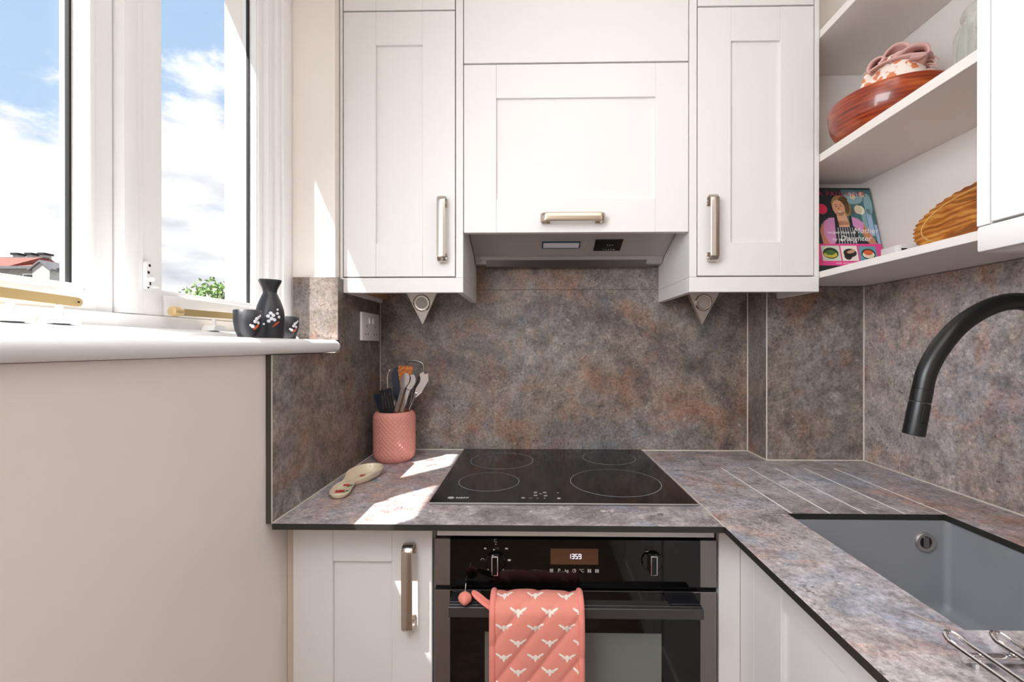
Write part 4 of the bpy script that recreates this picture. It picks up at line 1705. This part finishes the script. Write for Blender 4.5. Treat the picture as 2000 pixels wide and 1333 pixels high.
# masher
t, M, L_ = utensil('masher', 'steel hooped masher rising behind the wooden spatula', (-0.412, 1.385, ZB), (-0.366, 1.392, 1.200))
bm = B()
pth = ease([M @ V((0, 0, 0)), M @ V((0, 0, L_ - 0.06)), M @ V((-0.024, 0, L_ - 0.034)), M @ V((-0.026, 0, L_ - 0.008)), M @ V((-0.016, 0, L_)), M @ V((0.012, 0, L_)), M @ V((0.023, 0, L_ - 0.010)),
            M @ V((0.022, 0, L_ - 0.036)), M @ V((0.004, 0, L_ - 0.062))], 6)
tube(bm, pth, 0.0030, 8)
obj('hoop', bm, STEEL, t, smooth=True)
# slice
t, M, L_ = utensil('cake_slice', 'polished steel serving slice leaning furthest right in the pink pot', (-0.442, 1.352, ZB), (-0.3275, 1.356, 1.168))
bm = B()
tube(bm, [M @ V((0, 0, 0)), M @ V((0, 0, L_ - 0.07))], 0.0035, 10)
obj('shaft', bm, CHROME, t, smooth=True)
o = [(-0.003, L_ - 0.085), (0.003, L_ - 0.085), (0.015, L_ - 0.060), (0.019, L_ - 0.020), (0.013, L_ - 0.012), (0.008, L_ + 0.002), (0.000, L_ - 0.008), (-0.008, L_ + 0.000), (-0.016, L_ - 0.012), (-0.014, L_ - 0.055)]
obj('blade', blade(o, 0.003, M), CHROME, t)

# ------------------------------------------------------------------ spoon rest
sr = thing('spoon_rest', 'cream ceramic spoon rest painted with red tulips beside the pink pot', 'spoon rest', (-0.44, 1.09, ZT))
# centre line from the tip of the handle to the far side of the bowl, with half widths
cl = [(-0.4395, 0.992, 0.003), (-0.4425, 1.000, 0.0135), (-0.4470, 1.018, 0.0215), (-0.4520, 1.040, 0.0235), (-0.4555, 1.062, 0.0225), (-0.4565, 1.083, 0.0185), (-0.4545, 1.103, 0.0180),
      (-0.4505, 1.122, 0.0270), (-0.4455, 1.145, 0.0360), (-0.4410, 1.168, 0.0385), (-0.4370, 1.190, 0.0345), (-0.4340, 1.207, 0.0240), (-0.4325, 1.217, 0.004)]
cv = ease([(a, b, c) for a, b, c in cl], 4)
NC = len(cv)
sl_ = [0.0]
for i in range(1, NC):
    sl_.append(sl_[-1] + (V((cv[i].x, cv[i].y)) - V((cv[i - 1].x, cv[i - 1].y))).length)
SLEN = sl_[-1]


def at_s(s):
    for i in range(1, NC):
        if sl_[i] >= s or i == NC - 1:
            t = min(1, max(0, (s - sl_[i - 1]) / (sl_[i] - sl_[i - 1])))
            p = cv[i - 1].lerp(cv[i], t)
            d = V((cv[i].x - cv[i - 1].x, cv[i].y - cv[i - 1].y, 0)).normalized()
            return V((p.x, p.y, 0)), V((d.y, -d.x, 0))


def half_w(q):
    """half width at fraction q of the length: rounded handle, waist, wider bowl"""
    e = (max(0, 1 - max(0, 1 - q / 0.13) ** 2) ** 0.5) * (max(0, 1 - max(0, (q - 0.80) / 0.20) ** 2) ** 0.5)
    w = 0.0235 - 0.0065 * math.exp(-((q - 0.44) / 0.075) ** 2) + 0.0150 / (1 + math.exp(-(q - 0.58) / 0.035))
    return w * e


def sr_ring(inset, zf, n=40):
    pts = []
    for side in (1, -1):
        for i in range(n):
            q = (0.5 - 0.5 * math.cos(PI * i / n))
            q = q if side == 1 else 1 - q
            p, nr = at_s(inset + (SLEN - 2 * inset) * q)
            w = half_w(q) * (1 - inset / 0.028)
            hh = 0.013 + 0.012 / (1 + math.exp(-(q - 0.55) / 0.05))
            pts.append(p + nr * side * w + V((0, 0, ZT + 0.0005 + (zf * hh if zf <= 1 else 0.004))))
    return pts


bm = B()
rings = [[bm.verts.new(p) for p in sr_ring(d, z)] for d, z in ((0.0075, 0.0), (0.0035, 0.22), (0.0008, 0.75), (0.0, 0.94), (0.0012, 1.0), (0.0028, 0.95), (0.0050, 0.62), (0.0085, 9), (0.016, 9), (0.024, 9))]
for A, C in zip(rings[:-1], rings[1:]):
    n = len(A)
    for k in range(n):
        bm.faces.new((A[k], A[(k + 1) % n], C[(k + 1) % n], C[k]))
bm.faces.new(rings[0])
bm.faces.new(rings[-1])
obj('dish', bm, CREAM, sr, smooth='all')


def tulip(cx, cy, z, s, rot, leaves=True):
    R = Matrix.Translation((cx, cy, z)) @ Matrix.Rotation(rot, 4, 'Z') @ Matrix.Scale(s, 4)
    bm = B()
    prism(bm, [(-0.5, -0.5), (0.5, -0.5), (0.72, 0.0), (0.62, 0.75), (0.3, 0.35), (0.0, 0.8), (-0.3, 0.35), (-0.62, 0.75), (-0.72, 0.0)], 'z', 0, 0.06)
    bm.transform(R)
    obj('tulip_flower', bm, RED, sr)
    if leaves:
        bm = B()
        for q in ((1.05, -0.5, 0.5), (1.25, 0.15, -0.1), (0.7, -1.0, 0.9), (1.5, -0.45, 0.3)):
            a = q[2]
            pts = [(q[0] + 0.42 * math.cos(u) * math.cos(a) - 0.16 * math.sin(u) * math.sin(a), q[1] + 0.42 * math.cos(u) * math.sin(a) + 0.16 * math.sin(u) * math.cos(a)) for u in [2 * PI * i / 8 for i in range(8)]]
            prism(bm, pts, 'z', 0, 0.06)
        bm.transform(R)
        obj('tulip_leaves', bm, GREEN, sr)


tulip(-0.4555, 1.037, ZT + 0.0048, 0.0150, 0.2)
tulip(-0.4590, 1.084, ZT + 0.0048, 0.0115, 0.1)
tulip(-0.4480, 1.165, ZT + 0.0048, 0.0140, 0.0)

# ------------------------------------------------------------------ socket
sk = thing('wall_socket', 'white plastic double socket on the left stone splash', 'socket', (SL, 1.375, 1.264))
KX = SL + 0.0085
obj('face_plate', bx(SL + 0.0003, KX, 1.300, 1.446, 1.2660, 1.3520, bev=0.002, seg=2), PLASTW, sk, smooth=True)
for yc in (1.337, 1.409):
    bm = B()
    box(bm, KX - 0.001, KX + 0.0003, yc - 0.002, yc + 0.002, 1.306, 1.314)
    box(bm, KX - 0.001, KX + 0.0003, yc - 0.014, yc - 0.008, 1.284, 1.288)
    box(bm, KX - 0.001, KX + 0.0003, yc + 0.008, yc + 0.014, 1.284, 1.288)
    obj('pin_holes', bm, simple('socket_slot', '#5a5052', 0.6), sk)
for yc in (1.358, 1.388):
    obj('switch', bx(KX - 0.001, KX + 0.0035, yc - 0.006, yc + 0.006, 1.318, 1.336, bev=0.0015, seg=2), GLOSSW, sk, smooth=True)

# ------------------------------------------------------------------ sake set on the sill
ZS = 1.2657


def blossom(parent, cx, cy, prof_r, z0, th0, spots, stroke):
    """enamel dots and a rust stroke laid on a turned body; prof_r(z) is its radius"""
    bm = B()
    for dth, dz, r in spots:
        c = V((0, 0, 0))
        rr = prof_r(z0 + dz)
        th = th0 + dth
        n = V((math.cos(th), math.sin(th), 0))
        t = V((-math.sin(th), math.cos(th), 0))
        ce = V((cx, cy, z0 + dz)) + n * (rr + 0.0004)
        cvx = bm.verts.new(ce + n * 0.0007)
        ring = [bm.verts.new(ce + t * r * math.cos(2 * PI * k / 10) + V((0, 0, r * math.sin(2 * PI * k / 10)))) for k in range(10)]
        for k in range(10):
            bm.faces.new((ring[k], ring[(k + 1) % 10], cvx))
    obj('blossom_print', bm, WHITEINK, parent)
    bm = B()
    path = []
    for i in range(8):
        f = i / 7
        th = th0 + stroke[0] + (stroke[2] - stroke[0]) * f
        z = z0 + stroke[1] + (stroke[3] - stroke[1]) * f
        rr = prof_r(z) + 0.0005
        path.append((cx + rr * math.cos(th), cy + rr * math.sin(th), z))
    tube(bm, path, [0.0008 + 0.0016 * math.sin(PI * i / 7) for i in range(8)], 6)
    obj('branch_print', bm, RUST, parent, smooth=True)


def sake_cup(cx, cy, label):
    t = thing('sake_cup', label, 'cup', (cx, cy, ZS), 'sake cups on the window sill')
    bm = B()
    R = [(0, 0), (0.0165, 0), (0.0170, 0.004), (0.0205, 0.012), (0.0232, 0.028), (0.0236, 0.050), (0.0224, 0.0508), (0.0216, 0.049), (0.0210, 0.026), (0.017, 0.010), (0, 0.007)]
    lathe(bm, R, (cx, cy, ZS), 36, close=False)
    obj('body', bm, SAKE, t, smooth='all')
    ang = math.atan2(-cy, -cx) + 0.35

    def pr(z):
        h = z - ZS
        return 0.0205 + 0.0027 * min(1, max(0, (h - 0.012) / 0.016)) + 0.0004
    blossom(t, cx, cy, pr, ZS + 0.028, ang, [(0.28, 0.006, 0.0035), (0.45, 0.009, 0.003), (0.15, 0.001, 0.0034), (0.42, -0.001, 0.0032), (0.62, 0.012, 0.0026), (0.0, -0.008, 0.0034), (-0.15, -0.006, 0.0022)],
            (0.1, -0.014, 0.5, -0.004))


sake_cup(-0.5290, 0.812, 'black stoneware sake cup with blossom standing left of the flask')
sake_cup(-0.5560, 0.995, 'black stoneware sake cup with blossom standing right of the flask')
bt = thing('sake_flask', 'charcoal sake flask with flared mouth and white blossom on the window sill', 'flask', (-0.5400, 0.900, ZS))
fx, fy = -0.5400, 0.900
FP = [(0, 0), (0.0245, 0), (0.0262, 0.004), (0.0268, 0.02), (0.0270, 0.042), (0.0250, 0.060), (0.0200, 0.076), (0.0150, 0.088), (0.0128, 0.0945), (0.0150, 0.103), (0.0205, 0.1135), (0.0222, 0.118),
      (0.0212, 0.1185), (0.0140, 0.104), (0.0110, 0.095), (0.0, 0.090)]
bm = B()


def pinch(th, h, r):
    if h > 0.097:
        k = (h - 0.097) / 0.021
        return r * (1 + 0.07 * k * math.cos(4 * th + 0.6))
    return r


FPs = [(p.x, p.y) for p in ease([(a, b, 0) for a, b in FP[1:]], 3)]
lathe(bm, [(0, 0)] + FPs, (fx, fy, ZS), 48, fn=pinch, close=False)
obj('body', bm, SAKE, bt, smooth='all')


def frad(z):
    h = z - ZS
    for (r0, h0_), (r1, h1_) in zip(FP[1:9], FP[2:10]):
        if h0_ <= h <= h1_:
            return r0 + (r1 - r0) * (h - h0_) / (h1_ - h0_)
    return 0.026


blossom(bt, fx, fy, frad, ZS + 0.040, math.atan2(-fy, -fx) + 0.1, [(-0.05, 0.010, 0.0036), (0.12, 0.006, 0.0036), (-0.22, 0.004, 0.0036), (0.0, -0.001, 0.0036), (-0.18, -0.006, 0.0034), (0.20, -0.003, 0.0034), (0.42, 0.010, 0.003),
                                                       (0.52, 0.003, 0.003), (0.46, 0.018, 0.0024), (-0.5, -0.012, 0.0022)], (0.05, -0.018, 0.55, -0.006))

# ------------------------------------------------------------------ things on the open shelves
Z1 = 1.4490
Z2 = 1.7625
bw = thing('wooden_bowl', 'large red brown wooden bowl on the middle open shelf', 'bowl', (0.866, 1.087, Z2))
bm = B()
BP = [(0, 0), (0.078, 0), (0.096, 0.006), (0.113, 0.022), (0.1205, 0.042), (0.1230, 0.064), (0.1225, 0.080), (0.1185, 0.0825), (0.1140, 0.078), (0.110, 0.045), (0.090, 0.020), (0, 0.012)]
BPs = [(0, 0)] + [(p.x, p.y) for p in ease([(a, b, 0) for a, b in BP[1:]], 4)]
lathe(bm, BPs, (0.866, 1.087, Z2), 64, close=False)
obj('body', bm, BOWLW, bw, smooth='all')

# folded tea towel in the bowl
tt = thing('tea_towel', 'folded tea towel, pink outside with orange print, heaped in the wooden bowl', 'towel', (0.87, 1.08, Z2 + 0.02))


def fold(cx, cy, ang, L, H, depth, z0, lean, seed, amp):
    """a thick fold of cloth: a padded slab whose top edge rolls over"""
    bm = B()
    c, s = math.cos(ang), math.sin(ang)

    def fn(a, b_):
        th = 2 * PI * a
        u = math.cos(th)
        w = math.sin(th)
        # superellipse section, shrinking with height
        k = 1 - lean * b_
        U = math.copysign(abs(u) ** 0.6, u) * L / 2 * k
        W = math.copysign(abs(w) ** 0.8, w) * depth / 2 * (1 - 0.35 * b_)
        rip = amp * math.sin(u * 5 + seed + b_ * 4) * (0.4 + b_)
        z = z0 + H * b_ + 0.010 * math.sin(u * 3.1 + seed) * b_
        return V((cx + c * U - s * (W + rip), cy + s * U + c * (W + rip), z))
    vs = grid(bm, 48, 16, fn, wrap=True)
    for ring, zz in ((vs[0], z0), (vs[-1], None)):
        ce = sum((v.co for v in ring), V()) / len(ring)
        if zz is None:
            ce.z -= 0.012
        cvx = bm.verts.new(ce)
        for i in range(len(ring)):
            bm.faces.new((ring[i], ring[(i + 1) % len(ring)], cvx))
    return bm


obj('printed_fold', fold(0.868, 1.080, -0.80, 0.185, 0.152, 0.080, Z2 + 0.016, 0.44, 0.5, 0.005), FLORAL, tt, smooth='all')
bm = B()
TX, TY, TA = 0.868, 1.072, -0.80


def ribbon(pts, y0, y1, wav):
    """a band of cloth: a curled profile along the fold, carried across its depth"""
    P = ease([(u, z, 0) for u, z in pts], 5)

    def fn(a, b_):
        i = min(int(a * (len(P) - 1) + 1e-6), len(P) - 1)
        p = P[i]
        ly = y0 + (y1 - y0) * b_
        u = p.x + 0.004 * math.sin(b_ * 6 + wav)
        z = p.y + 0.004 * math.sin(b_ * 5 + wav + p.x * 30)
        return V((TX + math.cos(TA) * u - math.sin(TA) * ly, TY + math.sin(TA) * u + math.cos(TA) * ly, z))
    grid(bm, len(P), 9, fn)


ribbon([(-0.046, 1.908), (-0.050, 1.922), (-0.040, 1.937), (-0.024, 1.940), (-0.015, 1.930), (-0.026, 1.921)], -0.038, 0.034, 0.2)
ribbon([(-0.030, 1.916), (-0.020, 1.937), (-0.002, 1.950), (0.018, 1.947), (0.027, 1.934), (0.012, 1.925), (-0.008, 1.922)], -0.036, 0.036, 1.4)
ribbon([(-0.006, 1.918), (0.014, 1.930), (0.036, 1.939), (0.058, 1.931), (0.064, 1.913), (0.052, 1.905), (0.030, 1.912)], -0.039, 0.032, 2.6)
ribbon([(-0.046, 1.913), (-0.020, 1.919), (0.020, 1.915), (0.058, 1.904)], -0.041, 0.036, 0.9)
o = obj('pink_fold', bm, DUSTY, tt, smooth='all')
sm = o.modifiers.new('solid', 'SOLIDIFY')
sm.thickness = 0.004
bm = B()
for k in range(6):
    u = 0.054 + 0.003 * (k % 3)
    p0 = V((TX + math.cos(TA) * u, TY + math.sin(TA) * u, 1.878 + 0.007 * k))
    tube(bm, ease([p0, p0 + V((0.007, -0.007, -0.003)), p0 + V((0.012, -0.011, -0.018 + 0.004 * (k % 4)))], 3), 0.0016, 5)
obj('fringe', bm, DUSTY, tt, kind='stuff')

jr = thing('glass_jar', 'ribbed clear glass jar at the near end of the middle open shelf', 'jar', (0.905, 0.862, Z2))
bm = B()
JO = [(0, 0), (0.060, 0), (0.067, 0.006), (0.069, 0.020), (0.069, 0.100), (0.066, 0.115), (0.058, 0.127), (0.0555, 0.131), (0.0600, 0.135), (0.0615, 0.141), (0.0600, 0.147), (0.0560, 0.148),
      (0.0525, 0.146), (0.0520, 0.130), (0.0620, 0.112), (0.0650, 0.098), (0.0650, 0.018), (0.060, 0.006), (0, 0.006)]


def ribs(th, h, r):
    if 0.012 < h < 0.118 and r > 0.0655:
        return r + 0.0022 * math.cos(28 * th)
    return r


lathe(bm, JO, (0.905, 0.862, Z2), 168, fn=ribs, close=False)
obj('body', bm, JARG, jr, smooth='all')

# scalloped board
bd = thing('wooden_board', 'oval olive wood board with scalloped bark edge leaning on the lower open shelf', 'board', (0.955, 0.93, Z1))
bm = B()
n = 264
out = []
for i in range(n):
    a = 2 * PI * i / n
    k = 1 + 0.020 * math.cos(44 * a) + 0.006 * math.sin(9 * a)
    out.append((0.172 * k * math.cos(a), 0.080 * k * math.sin(a)))
prism(bm, out, 'x', -0.009, 0.009)
Mb = Matrix.Translation((0.948, 0.930, Z1 + 0.083)) @ Matrix.Rotation(0.36, 4, 'Y')
bm.transform(Mb)
obj('body', bm, BOARDW, bd, smooth=True)
bm = B()
out2 = [(0.150 * math.cos(2 * PI * i / 60), 0.066 * math.sin(2 * PI * i / 60)) for i in range(60)]
tube(bm, [Mb @ V((-0.0088, a, b_)) for a, b_ in out2], 0.0016, 6, closed=True)
obj('rim_groove', bm, simple('pale_groove_wood', '#d9a866', 0.5, var=0.2), bd, smooth=True)

# small white box
ab = thing('adapter_box', 'small white plastic box with a dark slot beside the cookbook on the lower open shelf', 'box', (0.965, 1.17, Z1))
obj('case', bx(0.945, 0.990, 1.150, 1.215, Z1, Z1 + 0.063, bev=0.003, seg=2), PLASTW, ab, smooth=True)
obj('slot', bx(0.948, 0.962, 1.1488, 1.151, Z1 + 0.046, Z1 + 0.052), DARK, ab)
obj('end_cap', bx(0.9432, 0.9448, 1.152, 1.166, Z1 + 0.004, Z1 + 0.060), GLOSSW, ab)

# ------------------------------------------------------------------ cookbook
bk = thing('cookbook', 'cookbook with smiling person in striped apron on its pink edged cover', 'book', (0.885, 1.25, Z1))
BWD, BHT, BTH = 0.205, 0.268, 0.014
Mk = Matrix.Translation((0.783, 1.238, Z1 + 0.0015)) @ Matrix.Rotation(0.035, 4, 'Z') @ Matrix.Rotation(-0.235, 4, 'X')


def bkbox(u0, u1, w0, w1, v0, v1, bev=0):
    b2 = bx(u0, u1, w0, w1, v0, v1, bev=bev)
    b2.transform(Mk)
    return b2


PAPER = simple('book_pages', '#efeae2', 0.8, var=0.05)
COVER = simple('cover_dark_teal', '#1d2a2b', 0.3, var=0.3)
obj('cover', bkbox(0, BWD, 0, 0.0012, 0, BHT), COVER, bk)
obj('cover', bkbox(0, BWD, BTH - 0.0012, BTH, 0, BHT), COVER, bk)
obj('pages', bkbox(0.003, BWD - 0.002, 0.0013, BTH - 0.0013, 0.002, BHT - 0.002), PAPER, bk)
INK = {}


def ink(c):
    return simple('ink_' + c.strip('#'), c, 0.32, var=0.05)


LAYER = [0]


def cover(name, col, polys, layer):
    """flat print on the cover: polygons in cover coordinates (u, v)"""
    w = -0.00012 * layer
    for P in polys:
        bm = B()
        bm.faces.new([bm.verts.new(Mk @ V((min(max(u, 0.0005), BWD - 0.0005), w, min(max(v, 0.0005), BHT - 0.0005)))) for u, v in P])
        obj(name, bm, ink(col), bk)


def ell(cx, cy, rx, ry, n=20, a0=0.0):
    return [(cx + rx * math.cos(2 * PI * i / n) * math.cos(a0) - ry * math.sin(2 * PI * i / n) * math.sin(a0),
             cy + rx * math.cos(2 * PI * i / n) * math.sin(a0) + ry * math.sin(2 * PI * i / n) * math.cos(a0)) for i in range(n)]


def rc_(u0, u1, v0, v1):
    return [(u0, v0), (u1, v0), (u1, v1), (u0, v1)]


# kitchen behind the person
cover('backdrop_print', '#3f6d6c', [rc_(0.118, 0.205, 0.10, 0.262)], 1)
cover('backdrop_print', '#86a9ad', [ell(0.150, 0.235, 0.028, 0.020), ell(0.190, 0.215, 0.012, 0.035), rc_(0.165, 0.180, 0.11, 0.20)], 2)
cover('backdrop_print', '#9fb9d6', [rc_(0.178, 0.194, 0.115, 0.200), rc_(0.196, 0.2045, 0.06, 0.15)], 2)
cover('backdrop_print', '#d9c9a8', [ell(0.158, 0.198, 0.011, 0.014), ell(0.149, 0.240, 0.009, 0.010), ell(0.176, 0.246, 0.008, 0.009)], 3)
cover('backdrop_print', '#efe6cf', [ell(0.166, 0.196, 0.010, 0.014)], 2.5)
cover('backdrop_print', '#51585c', [ell(0.140, 0.192, 0.010, 0.012)], 2.6)
# person
cover('person_print', '#9a7a48', [ell(0.108, 0.214, 0.0255, 0.030, 24), ell(0.122, 0.204, 0.015, 0.028, 20)], 4)
cover('person_print', '#5f4628', [ell(0.118, 0.228, 0.014, 0.012, 16, 0.5), ell(0.126, 0.208, 0.008, 0.024, 16)], 4.5)
cover('person_print', '#e0a784', [ell(0.102, 0.203, 0.0180, 0.0255, 24, 0.12), [(0.094, 0.19), (0.118, 0.19), (0.126, 0.150), (0.088, 0.148)], ell(0.107, 0.150, 0.026, 0.012)], 5)
cover('person_print', '#d68fc0', [[(0.046, 0.118), (0.050, 0.158), (0.068, 0.171), (0.086, 0.172), (0.084, 0.105), (0.064, 0.080)],
                                  [(0.128, 0.176), (0.150, 0.170), (0.166, 0.155), (0.160, 0.125), (0.142, 0.138), (0.132, 0.150)]], 6)
cover('person_print', '#c9875f', [[(0.046, 0.155), (0.060, 0.128), (0.062, 0.085), (0.040, 0.085), (0.036, 0.13)], [(0.150, 0.138), (0.166, 0.150), (0.186, 0.110), (0.198, 0.080), (0.180, 0.076), (0.166, 0.100)]], 5.5)
cover('person_print', '#17161b', [[(0.084, 0.172), (0.092, 0.176), (0.094, 0.142), (0.124, 0.142), (0.128, 0.178), (0.134, 0.174), (0.134, 0.145), (0.142, 0.132), (0.150, 0.075), (0.078, 0.075), (0.080, 0.12)],
                                  rc_(0.060, 0.165, 0.0, 0.024)], 7)
cover('apron_stripe_print', '#b9bcc4', [[(0.083 + k * 0.0085, 0.076), (0.0855 + k * 0.0085, 0.076), (0.0905 + k * 0.0068, 0.141), (0.0885 + k * 0.0068, 0.141)] for k in range(7)] +
      [[(0.083 + k * 0.0085, 0.0), (0.086 + k * 0.0085, 0.0), (0.0885 + k * 0.0085, 0.024), (0.0855 + k * 0.0085, 0.024)] for k in range(7)], 8)
cover('person_print', '#3c2419', [ell(0.0955, 0.207, 0.0028, 0.0013, 10), ell(0.1095, 0.2085, 0.0028, 0.0013, 10), [(0.0915, 0.2115), (0.0985, 0.2125), (0.0985, 0.2135), (0.0915, 0.2130)], [(0.106, 0.2135), (0.1135, 0.2130), (0.1135, 0.2140), (0.106, 0.2147)]], 9)
cover('person_print', '#b06a4e', [[(0.1005, 0.2045), (0.1025, 0.2045), (0.1040, 0.1975), (0.0990, 0.1975)], [(0.0930, 0.1915), (0.1115, 0.1925), (0.1080, 0.1868), (0.1010, 0.1850), (0.0965, 0.1868)]], 9)
cover('person_print', '#f7eee6', [[(0.0950, 0.1910), (0.1100, 0.1918), (0.1070, 0.1885), (0.0985, 0.1880)]], 10)
# pink band with three dishes
cover('band_print', '#e84592', [rc_(0.0, 0.205, 0.024, 0.090)], 9)
cover('dish_print', '#cfd8c8', [rc_(0.030, 0.082, 0.038, 0.084)], 10)
cover('dish_print', '#ede6dc', [rc_(0.086, 0.132, 0.038, 0.084)], 10)
cover('dish_print', '#69a2b0', [rc_(0.137, 0.186, 0.036, 0.082)], 10)
cover('dish_print', '#1d2a1a', [ell(0.055, 0.061, 0.022, 0.017), ell(0.162, 0.059, 0.020, 0.016)], 11)
cover('dish_print', '#c7b743', [ell(0.054, 0.057, 0.019, 0.010)], 12)
cover('dish_print', '#3f6a2a', [ell(0.054, 0.063, 0.014, 0.008)], 13)
cover('dish_print', '#2b211c', [ell(0.110, 0.062, 0.019, 0.013), ell(0.103, 0.052, 0.011, 0.011)], 11)
cover('dish_print', '#c59a7a', [ell(0.114, 0.066, 0.013, 0.005, 16, 0.3)], 12)
cover('dish_print', '#efe3c2', [ell(0.162, 0.057, 0.017, 0.011)], 12)
cover('dish_print', '#e5622b', [ell(0.162, 0.063, 0.0125, 0.008)], 13)
cover('badge_print', '#e5305c', [ell(0.052, 0.199, 0.016, 0.0165)], 10)


def ctext(s, size, u, v, col, layer, **k):
    bm = B()
    M2 = Mk @ Matrix.Translation((u, -0.00012 * layer, v)) @ Matrix.Rotation(PI / 2, 4, 'X')
    text_into(bm, s, size, M2, 0.0, **k)
    return obj('lettering', bm, ink(col), bk)


ctext('A FAULKNER', 0.021, 0.118, 0.247, '#b01d4e', 11, spacing=1.18)
ctext('recipes from my', 0.0125, 0.096, 0.125, '#f6f2ee', 11, shear=0.3)
ctext('Mother', 0.0235, 0.166, 0.130, '#f6f2ee', 11, shear=0.35)
ctext('for my', 0.0125, 0.083, 0.103, '#f6f2ee', 11, shear=0.3)
ctext('Daughter', 0.0235, 0.133, 0.106, '#f6f2ee', 11, shear=0.35)
ctext('OVER 100 FAVOURITE RECIPES', 0.0066, 0.110, 0.0305, '#fbe6ee', 12)

# ------------------------------------------------------------------ chrome rack on the right worktop
dr = thing('dish_rack', 'chrome wire draining rack on the right worktop beside the sink', 'rack', (0.62, 0.40, ZT))
bm = B()
tube(bm, [(0.4685, 0.487, ZT + 0.011), (0.79, 0.487, ZT + 0.011)], 0.0050, 12)
obj('cross_bar', bm, CHROME, dr, smooth=True)
bm = B()
tube(bm, [(0.4685, 0.270, ZT + 0.011), (0.79, 0.270, ZT + 0.011)], 0.0050, 12)
obj('cross_bar', bm, CHROME, dr, smooth=True)
for k in range(6):
    xx = 0.4745 + k * 0.0525
    bm = B()
    z = ZT + 0.0195
    pth = [(xx - 0.0085, 0.235, z), (xx - 0.0085, 0.480, z)] + [(xx + 0.0085 * math.cos(a), 0.500 + 0.012 * math.sin(a), z + 0.004 * math.sin(a)) for a in [PI - PI * i / 10 for i in range(11)]] + [(xx + 0.0085, 0.480, z), (xx + 0.0085, 0.235, z)]
    tube(bm, pth, 0.0026, 8)
    obj('wire_loop', bm, CHROME, dr, smooth=True)
for xx in (0.4835, 0.785):
    for yy in (0.487, 0.270):
        bm = B()
        lathe(bm, [(0, 0), (0.0055, 0), (0.0055, 0.006), (0, 0.006)], (xx, yy, ZT + 0.0003), 12)
        obj('foot', bm, CHROME, dr)
